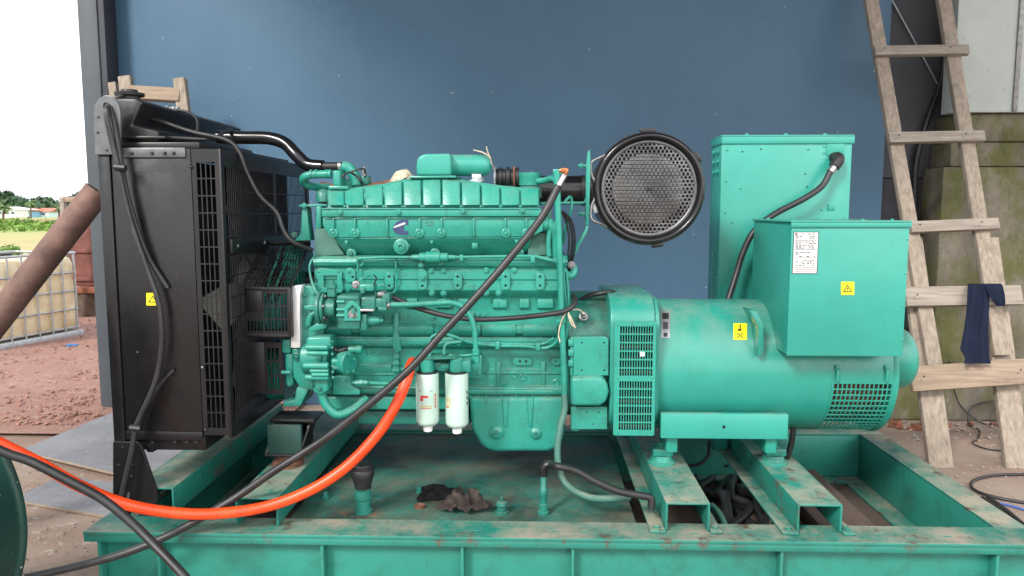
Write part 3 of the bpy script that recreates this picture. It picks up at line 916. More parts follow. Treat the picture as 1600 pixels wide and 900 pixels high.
tag(bpy.data.objects["wall_wire.001"], "kinked black wire lying against the concrete footing", "wire")
# ------------------------------------------------------------------ plinth and steel skid
ZT, YF, YB = 0.475, 2.45, 3.80
XL, XR = -1.588, 1.76
PZ = 0.235
o = box("plinth", XL + .03, XR - .04, YF + .03, YB - .03, 0.0, PZ, "bay_earth_shaded", None, 0.02)
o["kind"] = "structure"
sk = thing("steel_skid", ((XL + XR) / 2, (YF + YB) / 2, PZ), "dirty turquoise steel skid base with open bays carrying the generator set", "skid")
HOR = Matrix(((1, 0, 0, 0), (0, 0, 1, 0), (0, -1, 0, ZT), (0, 0, 0, 1)))
def hslot(px, py, w=14, d=.012):
    c = G(px, py, ZT); L = S(w, c.y) / 2
    return rect(c.x - L, c.x + L, c.y - d / 2, c.y + d / 2)
slots = [hslot(x, y) for x, y in ((232, 826), (398, 821), (560, 822), (697, 828), (741, 829), (868, 830), (912, 831), (960, 829), (1050, 832), (1085, 833), (1140, 833), (1275, 836), (1375, 835), (1480, 838))]
plate("top_flange", [rect(XL, XR, YF, YF + .135, .004)] + slots, 0, .014, "teal_skid", sk, .002, xf=HOR)
box("front_lip", XL, XR, YF, YF + .012, ZT - .038, ZT - .0145, "teal_skid", sk, .003)
box("front_web", XL + .02, XR - .02, YF + .055, YF + .067, PZ + .014, ZT - .0145, "teal_web", sk, .002)
box("bottom_flange", XL, XR, YF, YF + .13, PZ + .001, PZ + .013, "teal_skid", sk, .002)
for px in (155, 247, 503, 722, 895, 1222, 1560):
    x = W(px, 880, YF + .01).x
    box("stiffener", x - .005, x + .005, YF + .013, YF + .0545, PZ + .014, ZT - .0145, "teal_web", sk, .001)
box("rear_web", XL, XR, YB - .1, YB - .088, PZ + .014, ZT - .013, "teal_web", sk, .002)
box("rear_flange", XL, XR, YB - .1, YB, ZT - .012, ZT, "teal_skid", sk, .002)
box("rear_bottom_flange", XL, XR, YB - .17, YB, PZ + .001, PZ + .013, "teal_skid", sk, .002)
for s, xa, xb in ((1, XR - .115, XR), (-1, XL, XL + .115)):
    box("side_flange", xa, xb, YF + .137, YB - .102, ZT - .012, ZT - .001, "teal_skid", sk, .002)
    xw = xa if s > 0 else xb - .012
    box("side_web", xw, xw + .012, YF + .137, YB - .102, PZ + .014, ZT - .0125, "teal_web", sk, .002)
    xf0, xf1 = (xa - .09, xa + .03) if s > 0 else (xb - .03, xb + .09)
    box("side_bottom_flange", xf0, xf1, YF + .137, YB - .172, PZ + .001, PZ + .012, "teal_skid", sk, .002)
for px, py in ((1060, 735), (1135, 728), (1345, 730)):
    c = W(px, py, YB - .1); box("web_slot", c.x - .012, c.x + .012, YB - .1015, YB - .1002, c.z - .006, c.z + .006, "void_black", sk, 0)
# fuel tank top between the rails
XA0, XA1 = -1.07, -.915
TX1 = .375
box("tank_top", XA1 + .002, TX1, YF + .14, YB - .104, ZT - .035, ZT - .02, "teal_tank", sk, .002)
box("tank_edge", XA1 + .002, TX1, YF + .126, YF + .1385, PZ + .014, ZT - .018, "teal_tank", sk, .002)
box("tank_side", TX1 - .012, TX1, YF + .142, YB - .106, PZ + .014, ZT - .0355, "teal_tank", sk, .002)
# cross channels: inverted U sections with foot flats
CH = .105
def channel(x0, x1, y0, y1, mat, foot=True, h=CH):
    t = .008
    bm = NB()
    pts = [(x0, ZT + .0015), (x0, ZT + h), (x1, ZT + h), (x1, ZT + .0015), (x1 - t, ZT + .0015), (x1 - t, ZT + h - t), (x0 + t, ZT + h - t), (x0 + t, ZT + .0015)]
    a = [bm.verts.new((x, y0, z)) for x, z in pts]; b = [bm.verts.new((x, y1, z)) for x, z in pts]
    for i in range(8): bm.faces.new((a[i], b[i], b[(i + 1) % 8], a[(i + 1) % 8]))
    for q in (a, b):
        bm.faces.new((q[0], q[1], q[6], q[7])); bm.faces.new((q[1], q[2], q[5], q[6])); bm.faces.new((q[2], q[3], q[4], q[5]))
    done(bm, "cross_channel", mat, sk, .003)
    if foot:
        box("foot_flat", x0 - .055, x0 - .001, y0 - .02, y1, ZT + .0015, ZT + .010, mat, sk, .002)
        box("foot_flat", x1 + .001, x1 + .04, y0 - .02, y1, ZT + .0015, ZT + .010, mat, sk, .002)
        for xx in (x0 - .03, x1 + .02): bolt(sk, (xx, y0 + .005, ZT + .010), .011, "teal_skid", 'hex', (0, 0, 1))
channel(-1.50, -1.335, 2.60, YB - .01, "teal_skid", False)
channel(XA0, XA1, 2.515, YB - .01, "teal_skid", False)
x0 = W(1040, 790, 2.52).x; C1 = (x0, x0 + .155)
x0 = W(1246, 790, 2.52).x; C2 = (x0, x0 + .155)
channel(*C1, 2.515, YB - .01, "teal_skid")
channel(*C2, 2.515, YB - .01, "teal_skid")
# filler neck, vents and stubs on the tank top
TZ = ZT - .02
def on_tank(px, py): return G(px, py, TZ)
p = on_tank(568, 800)
nk = lathe("filler_neck", p, (0, 0, 1), [(0, .034), (.012, .034), (.014, .027), (.05, .026), (.055, .03), (.09, .03), (.095, .035)], "teal_grimy", sk)
lathe("filler_cap", p + Vector((0, 0, .097)), (0, 0, 1), [(0, .030), (.015, .033), (.045, .042), (.05, .044), (.07, .044), (.074, .041), (.09, .042), (.095, .038)], "black_rubber", sk)
p = on_tank(784, 802)
lathe("breather_plug", p, (0, 0, 1), [(0, .027), (.008, .027), (.009, .018), (.03, .018), (.034, .023), (.045, .021), (.05, .008), (.065, .007)], "teal_grimy", sk, 10)
p = on_tank(849, 803)
lathe("outlet_pipe", p, (0, 0, 1), [(0, .023), (.012, .023), (.014, .017), (.04, .018), (.042, .013), (.07, .013), (.075, .016), (.1, .016), (.105, .012), (.17, .012)], "teal_grimy", sk, 14)
pe = p + Vector((0, 0, .17))
bm = NB(); add_tube(bm, [pe + Vector((0, 0, -.02)), pe + Vector((0, 0, .005)), pe + Vector((.012, 0, .022)), pe + Vector((.03, 0, .024))], .016, 10, 6); done(bm, "elbow", "black_paint", sk, angle=60)
HOSE_START = pe + Vector((.03, 0, .024))
for px, py in ((509, 778), (655, 770)):
    p = on_tank(px, py); lathe("stub_plug", p, (0, 0, 1), [(0, .016), (.006, .016), (.007, .010), (.022, .010), (.024, .006)], "teal_grimy", sk, 8)
p = on_tank(656, 793); lathe("loose_ring", p, (0, 0, 1), [(0, .021), (.01, .022), (.011, .018), (.005, .016)], "rust_brown", sk, 16)
# engine and alternator mounts on the channels
def mount(px, py, cx, mat="teal"):
    g = G(px, py, ZT + CH)
    x, y = (cx[0] + cx[1]) / 2 + .0, g.y
    lathe("mount_cup", (x, y, ZT + CH), (0, 0, 1), [(0, .058), (.006, .058), (.012, .046), (.034, .040), (.036, .030)], mat, sk, 20)
    box("mount_block", x - .04, x + .04, y - .04, y + .045, ZT + CH + .037, ZT + CH + .066, mat, sk, .004)
    bolt(sk, (x, y, ZT + CH + .066), .017, mat, 'hex', (0, 0, 1))
    return x, y
MOUNTS = [mount(1048, 722, (C1[0] - .015, C1[1] - .03)), mount(1226, 722, (C2[0] - .02, C2[1] - .03))]
# black front mount on the engine rail
x, y = (XA0 + XA1) / 2, 2.86
lathe("rubber_foot", (x, y, ZT + CH), (0, 0, 1), [(0, .06), (.02, .06), (.03, .04), (.05, .04)], "rust_brown", sk, 18)
bz = ZT + CH + .05
box("front_mount_base", x - .075, x + .07, y - .06, y + .07, bz, bz + .012, "black_paint", sk, .004)
for xm in (x - .075, x + .058): 
    bm = NB(); add_poly(bm, [(xm, y - .058, bz + .0125), (xm, y + .068, bz + .0125), (xm + .03, y + .08, bz + .13), (xm + .03, y + .0, bz + .13)], [(xm + .012, y - .058, bz + .0125), (xm + .012, y + .068, bz + .0125), (xm + .042, y + .08, bz + .13), (xm + .042, y + .0, bz + .13)]); done(bm, "front_mount_cheek", "black_paint", sk, .003)
box("front_mount_cap", x - .06, x + .12, y - .03, y + .10, bz + .131, bz + .146, "black_paint", sk, .004)
box("front_mount_face", x - .06, x + .075, y - .057, y - .035, bz + .013, bz + .13, "dark_green", sk, .004)
box("front_mount_back", x - .06, x + .08, y + .075, y + .085, bz + .013, bz + .13, "black_paint", sk, .002)
bolt(sk, (x, y - .01, bz + .012), .018, "rust_brown", 'hex', (0, 0, 1))
# sleeper and cables in the right bay
o = box("bay_sleeper", 1.18, 1.42, 2.72, 3.66, PZ, PZ + .07, "bay_earth_shaded", None, .02)
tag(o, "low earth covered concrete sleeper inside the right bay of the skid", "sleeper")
rnd = random.Random(4)
for k in range(7):
    x0 = .78 + .045 * k; j_ = lambda s: rnd.uniform(-s, s)
    bm = NB(); add_tube(bm, [(x0 - .12 + j_(.04), 2.64, PZ + .03 + .012 * (k % 3)), (x0 - .05 + j_(.06), 2.85, PZ + .05 + .03 * (k % 2)), (x0 + .02 + j_(.09), 3.1, PZ + .06 + .04 * (k % 3)), (x0 + .03 + j_(.09), 3.35, PZ + .05 + .02 * (k % 2)), (x0 + .07 + j_(.05), 3.62, PZ + .03)], rnd.choice((.014, .018, .022)), 8, 6)
    tag(done(bm, "bay_cable", "black_cable", None, angle=60), ("first", "second", "third", "fourth", "fifth", "sixth", "seventh")[k] + " thick black cable from the left inside the skid bay", "cable", "cables inside the skid bay")

# ------------------------------------------------------------------ radiator
RY = 2.60
rad = thing("radiator", (-1.33, 3.1, ZT), "black sheet steel radiator with mesh fan guards at the engine's left end", "radiator")
rx0, rx1, rx2 = -1.545, -1.215, -1.112          # panel left, panel right, guard right
rz0, rz1 = .775, 1.815
ryb = 3.62
box("side_panel", rx0 + .045, rx1, RY, RY + .02, rz0 - .005, rz1, "black_panel", rad, .003)
box("edge_channel", rx0, rx0 + .043, RY - .006, RY + .05, rz0 - .03, rz1 + .02, "black_panel", rad, .004)
box("rear_panel", rx0, rx1, ryb - .02, ryb, rz0, rz1, "black_panel", rad, .003)
box("core", rx0 + .02, rx0 + .16, RY + .022, ryb - .022, rz0 + .02, rz1 - .02, "void_black", rad, 0)
box("bottom_tank", rx0 + .01, rx1, RY + .021, ryb - .021, rz0 - .06, rz0 + .015, "black_paint", rad, .006)
# louvred strip of the fan guard beside the panel
sx0, sx1 = rx1 + .001, rx2
loops = [rect(sx0, sx1, rz0 + .005, rz1 - .0)]
cw = (.070) / 4
for r_ in range(16):
    za = rz1 - .045 - r_ * .0605
    for k in range(4):
        xa = sx0 + .017 + k * cw
        loops.append(rect(xa, xa + cw - .0042, za - .056, za))
plate("guard_strip", loops, RY + .004, .003, "black_paint", rad)
box("strip_post", rx2 - .004, rx2 + .004, RY + .003, RY + .03, rz0 - .005, rz1, "black_paint", rad, .002)
# right-facing guard of thin bars
bm = NB()
gy0, gy1 = RY + .03, ryb
nv = 56
for (za, zb) in ((1.50, rz1 - .06), (rz0 + .04, 1.44)):
    for i in range(nv):
        y = gy0 + .03 + (gy1 - gy0 - .06) * i / (nv - 1)
        add_box(bm, rx2 - .0015, rx2 + .0015, y - .0017, y + .0017, za, zb)
    z = za
    while z <= zb + .001:
        add_box(bm, rx2 - .002, rx2 + .002, gy0 + .02, gy1 - .02, z - .0022, z + .0022)
        z += (zb - za) / max(1, round((zb - za) / .075))
done(bm, "fan_guard_mesh", "black_paint", rad, smooth=False)
box("guard_top_rail", rx2 - .02, rx2 + .003, gy0 + .001, gy1, rz1 - .06, rz1, "black_paint", rad, .003)
box("guard_bottom_rail", rx2 - .02, rx2 + .003, gy0 + .001, gy1, rz0 - .01, rz0 + .04, "black_paint", rad, .003)
for y in ((gy0 + gy1) / 2 + .02, gy1 - .01): box("guard_post", rx2 - .012, rx2 + .003, y - .01, y + .01, rz0 + .041, rz1 - .061, "black_paint", rad, .002)
box("guard_joint_bar", rx2 + .0045, rx2 + .02, gy0 + .005, gy1 - .05, 1.443, 1.497, "black_paint", rad, .004)
for y in (2.68, 2.95, 3.3): bolt(rad, (rx2 + .021, y, 1.47), .007, "dull_steel", 'dome', (1, 0, 0))
box("shroud_top", rx1 - .16, rx2 - .021, RY + .03, ryb - .022, rz1 - .012, rz1 - .002, "black_paint", rad, .002)
# fan behind the guard
fc = Vector((rx1 + .02, 3.11, 1.30))
lathe("fan_hub", fc - Vector((.05, 0, 0)), (1, 0, 0), [(0, .09), (.02, .11), (.09, .11), (.1, .06)], "fan_grey", rad)
for k in range(6):
    a0 = k * math.pi / 3 + .2
    bm = NB()
    fr, bk = [], []
    for r_, w in ((.10, .06), (.25, .10), (.42, .12), (.46, .09)):
        for sgn, lst in ((1, fr), (-1, bk)):
            a = a0 + sgn * w / max(r_, .12) * .55
            lst.append(Vector((fc.x + sgn * .035, fc.y + r_ * math.cos(a), fc.z + r_ * math.sin(a))))
    v1 = [bm.verts.new(q) for q in fr]; v2 = [bm.verts.new(q) for q in bk]
    for i in range(3): bm.faces.new((v1[i], v1[i + 1], v2[i + 1], v2[i]))
    bmesh.ops.solidify(bm, geom=bm.faces[:], thickness=.006)
    done(bm, "fan_blade", "fan_grey", rad, angle=60)
# strips, bolts and the lifting lug
a, b = W(193, 233, RY), W(291, 246, RY)
box("top_strip", a.x, b.x, RY - .008, RY - .001, b.z, a.z + .004, "lug_grey", rad, .002)
for px in (206, 238, 258, 272): pbolt(rad, px, 239.5, RY - .008, 2.1, "black_panel")
for px in (238, 273, 292, 306): pbolt(rad, px, 692, RY - .002, 2.4, "black_paint")
for (px, py) in ((221, 388), (215, 551), (316, 574), (321, 672), (298, 261)): pbolt(rad, px, py, RY - .001, 2.2, "dull_steel" if px == 316 else "black_panel", 'dome')
c = W(170, 170, RY - .01)
lug = [(W(p_[0], p_[1], RY - .01).x, W(p_[0], p_[1], RY - .01).z) for p_ in ((151, 241), (189, 241), (189, 176), (187, 165), (181, 155), (172, 150.5), (165, 150.5), (157, 155), (151, 164), (149, 176))][::-1]
lc = W(168, 166, RY - .01)
plate("lifting_lug", [lug, arc(lc.x, lc.z, S(6, RY), n=14)], RY - .018, .01, "lug_grey", rad, .002)
for (px, py) in ((154, 183), (153, 207), (167, 235)): pbolt(rad, px, py, RY - .018, 2.0, "black_paint", 'dome')
bm = NB(); add_box(bm, rx0 + .045, rx1, RY - .004, RY - .0005, rz0 - .012, rz0 + .018); done(bm, "bottom_strip", "black_paint", rad, .001)
# foot brackets
for y, th in ((RY - .012, .012), (ryb - .01, .012)):
    f = [(W(px, py, RY).x, W(px, py, RY).z) for px, py in ((180, 690), (180, 787), (248, 784), (249, 772), (222, 694), (216, 690))]
    f = [(x, max(z, ZT + .001)) for x, z in f]
    plate("foot_bracket", [f], y, th, "black_paint", rad, .002)
g = W(205, 780, RY)
bm = NB(); add_poly(bm, [(g.x - .004, RY - .013, ZT + .002), (g.x - .004, RY - .05, ZT + .002), (g.x - .004, RY - .013, ZT + .09)], [(g.x + .004, RY - .013, ZT + .002), (g.x + .004, RY - .05, ZT + .002), (g.x + .004, RY - .013, ZT + .09)]); done(bm, "foot_gusset", "black_paint", rad)
for (px, py) in ((192, 700), (186, 727), (207, 727), (206, 745)): pbolt(rad, px, py, RY - .012, 2.4, "black_paint")
bm = NB(); add_tube(bm, [(rx0 + .12, RY + .02, rz0 - .05), (rx0 + .16, ryb - .1, rz0 - .06)], .02, 6, 1); done(bm, "tie_bar", "black_paint", rad)
# header tank
ty0, ty1 = 2.66, 3.56
tx = W(204, 205, ty0).x
bm = NB()
prof = [(-1.54, 1.84), (tx - .01, 1.84), (tx + .005, 1.875), (tx + .03, 1.885), (tx - .012, 1.975), (tx - .05, 1.995), (-1.54, 1.995)]
prof = [(-1.52, 1.842), (tx + .10, 1.842), (tx + .10, 1.885), (tx + .005, 1.905), (tx + .05, 1.985), (tx + .02, 2.0), (-1.52, 2.0)]
a = [bm.verts.new((x, ty0, z)) for x, z in prof]; b = [bm.verts.new((x, ty1, z)) for x, z in prof]
bm.faces.new(a); bm.faces.new(b[::-1])
for i in range(len(a)): bm.faces.new((a[i], b[i], b[(i + 1) % len(a)], a[(i + 1) % len(a)]))
done(bm, "header_tank", "black_paint", rad, .008, 3)
box("tank_seat", rx0 + .02, rx1 + .02, RY + .03, ryb - .03, rz1 + .001, 1.841, "black_paint", rad, .003)
box("tank_flange", rx0 + .05, tx + .14, ty0 - .03, ty1 + .03, 1.853, 1.863, "black_paint", rad, .002)
cp = Vector((tx - .035, ty0 + .07, 2.0))
lathe("pressure_cap", cp, (0, 0, 1), [(0, .035), (.015, .035), (.018, .05), (.028, .052), (.032, .03), (.04, .028)], "black_rubber", rad, 20)
for (px, py, Y) in ((228, 186, 2.80), (255, 175, 2.92), (268, 173, 2.98)):
    c = W(px, py, Y); lathe("sensor", c - Vector((.02, 0, 0)), (1, -.25, .12), [(0, .020), (.018, .020), (.02, .013), (.045, .013), (.047, .008), (.06, .008)], "dull_steel", rad, 8)
tube("vent_hose", [(232, 186, 2.78), (252, 190, 2.76), (300, 206, 2.76), (352, 218, 2.76), (372, 235, 2.76), (385, 268, 2.76), (405, 305, 2.76), (432, 332, 2.77), (443, 360, 2.77), (458, 378, 2.78), (488, 391, 2.84)], .009, "black_cable", rad, 8)
tube("sensor_wire", [(272, 172, 2.95), (292, 175, 2.9), (307, 185, 2.85), (309, 200, 2.8), (304, 208, 2.78)], .006, "black_cable", rad, 8)
tube("overflow_hose", [(202, 208, 2.70), (240, 213, 2.72), (285, 216, 2.75), (330, 217, 2.78), (348, 208, 2.9), (362, 204, 3.0)], .007, "black_cable", rad, 8)
tube("cap_hose", [(180, 157, 2.68), (184, 152, 2.68), (196, 147, 2.70), (212, 148, 2.73), (216, 156, 2.74)], .008, "black_cable", rad, 8)
# coolant pipe to the engine
tube("coolant_pipe", [(340, 214, 3.0), (380, 215, 3.0), (420, 216, 3.0), (445, 224, 2.99), (462, 241, 2.97), (480, 257, 2.96), (505, 260.5, 2.95)], .026, "black_gloss", rad, 16)
# belt guard
bg_ = thing("belt_guard", W(420, 525, 2.80), "black perforated belt guard box bolted between radiator and engine", "guard")
BYG = 2.78
f0, f1 = W(377, 449, BYG), W(456, 527, BYG)
fx = lambda t: f0.x + (f1.x - f0.x) * t
fzv = lambda t: f1.z + (f0.z - f1.z) * t
loops = [rect(f0.x, f1.x, f1.z, f0.z)]
for k in range(7):
    xa = fx(.46) + k * (fx(.94) - fx(.46)) / 7; xb = xa + (fx(.94) - fx(.46)) / 7 - .004
    for (ta, tb) in ((.64, .88), (.38, .61), (.12, .35)): loops.append(rect(xa, xb, fzv(ta), fzv(tb)))
for k in range(5):
    xa = fx(.10) + k * (fx(.44) - fx(.10)) / 5; loops.append(rect(xa, xa + (fx(.44) - fx(.10)) / 5 - .004, fzv(.12), fzv(.33)))
plate("front_face", loops, BYG, .004, "black_paint", bg_)
bx = [fx(.08), fx(.42)]
box("cover_patch", bx[0], bx[1], BYG - .004, BYG - .0005, fzv(.52), fzv(.94), "black_paint", bg_, .002)
for t in (.66, .38): pbolt(bg_, 380, 449 + 78 * (1 - t), BYG - .001, 2.2, "dull_steel", 'dome')
for t in (.0, 1.0):
    box("frame_bar", f0.x, f1.x, BYG - .006, BYG - .0005, (f0.z if t else f1.z) - (.012 if t else 0), (f0.z if t else f1.z) + (0 if t else .012), "black_paint", bg_, .002)
box("frame_bar", f1.x - .010, f1.x + .002, BYG - .007, BYG + .03, f1.z, f0.z, "black_paint", bg_, .002)
box("frame_bar", f0.x - .004, f0.x + .012, BYG - .007, BYG + .03, f1.z, f0.z, "black_paint", bg_, .002)
P00, P10 = Vector((f0.x + .004, BYG, f0.z)), Vector((f1.x, BYG, f0.z))
P01, P11 = W(414, 380, 3.02), W(484, 380, 3.02)
bm = NB()
for i in range(15):
    t = i / 14; a, b = P00.lerp(P10, t), P01.lerp(P11, t); add_tube(bm, [a, b], .0022, 4, 1)
for i in range(6):
    t = i / 5; a, b = P00.lerp(P01, t), P10.lerp(P11, t); add_tube(bm, [a, b], .0025, 4, 1)
done(bm, "top_mesh", "black_paint", bg_, smooth=False)
bm = NB(); add_tube(bm, [P00, P01], .010, 4, 1); done(bm, "frame_bar", "black_paint", bg_)
bm = NB(); add_tube(bm, [P01, P11], .010, 4, 1); done(bm, "frame_bar", "black_paint", bg_)
bm = NB(); add_tube(bm, [P10, P11], .006, 4, 1); done(bm, "frame_bar", "black_paint", bg_)
a, b = W(412, 535, 2.84), W(443, 616, 2.84)
loops = [rect(a.x, b.x, b.z, a.z)] + [rect(a.x + .012 + k * .017, a.x + .012 + k * .017 + .012, b.z + .02 + j * .058, b.z + .02 + j * .058 + .05) for k in range(3) for j in range(3)]
plate("lower_face", loops, 2.84, .004, "black_paint", bg_)
box("lower_side", a.x - .12, a.x, 2.845, 2.85, b.z, a.z, "black_paint", bg_, .001)
box("guard_floor", f0.x, f1.x, BYG + .005, 3.05, f1.z, f1.z + .006, "black_paint", bg_, .001)

# ------------------------------------------------------------------ diesel engine
eng = thing("diesel_engine", (-.37, 3.08, .66), "turquoise painted six cylinder diesel engine in the middle of the skid", "engine")
def xprof(name, prof, xa, xb, mat, parent, ref=690, bevel=0, Yx=2.86):
    """outline across the engine, drawn (distance, pixel height), carried along the crankshaft"""
    x0, x1 = W(xa, 500, Yx).x, W(xb, 500, Yx).x
    bm = NB()
    pts = [(Y, W(ref, py, min(Y, 2.95)).z) for Y, py in prof]
    a = [bm.verts.new((x0, y, z)) for y, z in pts]; b = [bm.verts.new((x1, y, z)) for y, z in pts]
    bm.faces.new(a); bm.faces.new(b[::-1])
    for i in range(len(a)): bm.faces.new((a[i], b[i], b[(i + 1) % len(a)], a[(i + 1) % len(a)]))
    return done(bm, name, mat, parent, bevel, angle=32)
xprof("crankcase", [(2.92, 399), (2.885, 399), (2.868, 401), (2.852, 405), (2.848, 410), (2.855, 415), (2.872, 418), (2.874, 420), (2.862, 423), (2.862, 436), (2.868, 438), (2.868, 444), (2.860, 446), (2.860, 453), (2.870, 458), (2.893, 462), (2.900, 466), (2.903, 488), (2.903, 524), (2.882, 527), (2.880, 529), (2.880, 538), (2.883, 541), (2.908, 545), (2.908, 574), (2.902, 577), (2.902, 600), (2.884, 605), (2.880, 608), (2.880, 616), (2.90, 618), (3.30, 618), (3.30, 399)], 493, 886, "teal", eng)
for (xa, xb) in ((494, 547), (561, 613), (622, 676), (689, 750), (753, 805), (817, 870)):
    xprof("water_header", [(2.905, 506), (2.880, 507), (2.868, 511), (2.866, 516), (2.870, 521), (2.884, 525), (2.905, 526)], xa, xb, "teal", eng)
for (xa, xb) in ((547, 561), (676, 689), (750, 753), (805, 817)):
    xprof("header_joint", [(2.905, 508), (2.884, 509), (2.875, 513), (2.876, 519), (2.888, 523), (2.905, 524)], xa, xb, "teal", eng)
for (xa, xb) in ((560, 574), (586, 600), (634, 650), (680, 703), (716, 730), (770, 791), (812, 826), (840, 864)):
    xprof("cast_panel", [(2.906, 465), (2.886, 467), (2.883, 472), (2.886, 480), (2.906, 484)], xa, xb, "teal", eng)
def pad(px, py, w, h, Y, holes, hr=2.6, th=.010, mat="teal"):
    c = W(px, py, Y); sx, sz = S(w / 2, Y), S(h / 2, Y)
    lp = [rect(c.x - sx, c.x + sx, c.z - sz, c.z + sz, min(sx, sz) * .95, 6)]
    for hx, hy in holes: q = W(px + hx, py + hy, Y); lp.append(arc(q.x, q.z, S(hr, Y), n=10))
    o = plate("pad", lp, Y, th, mat, eng, .0015)
    for hx, hy in holes:
        q = W(px + hx, py + hy, Y + .004); bm = NB(); add_cyl(bm, (q.x, Y + .004, q.z), (q.x, Y + .03, q.z), S(hr, Y) * .98, 10, 0); done(bm, "bolt_hole", "void_black", o)  # black plug in each hole, its colour standing in for the shade inside
for px in (715, 790, 844, 608): pad(px, 439.5, 13, 26, 2.850, ((0, -7), (0, 7)))
pad(660, 437, 13, 32, 2.850, ((0, 10),)); pbolt(eng, 660, 433, 2.849, 4.2); pbolt(eng, 658, 414, 2.845, 3.2)
pad(547, 430, 16, 22, 2.853, ((4, 3),)); pbolt(eng, 545, 424, 2.853, 2.5)
for px, py in ((674, 423.5), (693, 423.5), (760, 422.5), (803, 422.5), (675, 458), (693, 458.5), (760, 457.5), (779, 457.5)): pbolt(eng, px, py, 2.862, 3.4)
pad(562, 410, 12, 12, 2.845, ((0, 0),), 2.6); pad(688, 408, 12, 12, 2.845, ((0, 0),), 2.6)
pplate("tappet_cover", [(495, 422), (500, 420), (530, 421), (534, 426), (533, 436), (536, 450), (533, 457), (495, 456), (493, 450), (497, 440), (494, 430)], [[(505, 430), (505, 449), (527, 449), (527, 430)], (499, 426, 1.5), (529, 426, 1.5), (501, 452, 1.5), (529, 451, 1.5)], 2.850, .011, "teal", eng)
# flange rails with bolts
for px in (552, 609, 630, 757, 672, 842): pbolt(eng, px, 533.5, 2.880, 3.0)
for (xa, xb) in ((519, 612), (626, 676), (690, 884)):
    pbox("cover_rail", xa, 529, xb, 539, 2.874, 2.884, "teal", eng, .003)
for px in (629, 677, 604): pbolt(eng, px, 494, 2.903, 3.6)
for px in (606, 630, 676, 740): pad(px, 494, 14, 12, 2.900, (), th=.006)
for px in (756, 746, 845): pbolt(eng, px, 492, 2.902, 3.0)
prism("rib", [(614, 488), (622, 488), (624, 535), (628, 548), (617, 553), (613, 540)], 2.878, 2.91, "teal", eng, .004)
prism("rib", [(615, 548), (623, 548), (624, 590), (614, 590)], 2.895, 2.915, "teal", eng, .003)
for z_ in (556, 566, 577): pbox("rib", 614, z_, 624, z_ + 5, 2.888, 2.896, "teal", eng, .002)
pbox("rib", 735, 488, 741, 527, 2.886, 2.905, "teal", eng, .004)
for px in (775, 845): pbox("rib", px, 565, px + 7, 603, 2.897, 2.912, "teal", eng, .003)
pbox("rib", 757, 581, 884, 585, 2.895, 2.912, "teal", eng, .002)
pbox("rib", 540, 583, 690, 587, 2.895, 2.912, "teal", eng, .002)
pbox("raised_panel", 556, 569, 612, 583, 2.899, 2.912, "teal", eng, .004)
pad(816, 565, 30, 11, 2.896, ((-3.5, 0), (6, 0))); pad(869, 565, 14, 11, 2.896, ((0, 0),), 1.8)
for px, py, r_ in ((804, 586, 6.5), (817, 590, 6.5), (869, 598, 6)): q = W(px, py, 2.9); lathe("boss", (q.x, 2.912, q.z), (0, -1, 0), [(0, S(r_, 2.9)), (.012, S(r_, 2.9)), (.014, S(r_ - 1.5, 2.9)), (.010, S(r_ * .45, 2.9)), (.004, S(r_ * .3, 2.9))], "teal", eng, 16)
text("casting_number", "16G289", W(590, 550.5, 2.908), S(12.5, 2.9), "teal", eng, .006, S(38, 2.9))
# crankcase rail and sump
pbox("sump_rail", 500, 607, 886, 616, 2.866, 2.90, "teal", eng, .003)
for px in range(735, 885, 24): pbolt(eng, px, 620, 2.885, 2.0)
prism("sump", [(732, 619), (884, 619), (883, 676), (878, 691), (868, 703), (855, 707), (775, 707), (760, 704), (750, 695), (742, 681), (736, 668)], 2.875, 3.24, "teal", eng, .022, 4)
prism("shallow_pan", [(505, 619), (731, 619), (731, 641), (640, 641), (505, 641)], 2.90, 3.24, "teal", eng, .010, 3)
prism("pan_floor", [(560, 642), (732, 642), (736, 664), (560, 663)], 2.96, 3.22, "teal_grimy", eng, .008)
for px in (790, 829): prism("sump_rib", [(px - 6, 622), (px + 5, 622), (px + 3, 668), (px - 3, 668)], 2.869, 2.88, "teal", eng, .006, 3)
for px, py, r_ in ((776, 675.5, 11), (837, 677, 9)):
    q = W(px, py, 2.875); lathe("drain_plug", (q.x, 2.878, q.z), (0, -1, 0), [(0, S(r_, 2.87)), (.010, S(r_, 2.87)), (.013, S(r_ * .75, 2.87)), (.016, S(r_ * .74, 2.87)), (.020, S(r_ * .5, 2.87)), (.017, S(r_ * .45, 2.87))], "teal", eng, 18)
    bolt(eng, (q.x, 2.861, q.z), S(r_ * .22, 2.87), "teal_grimy")
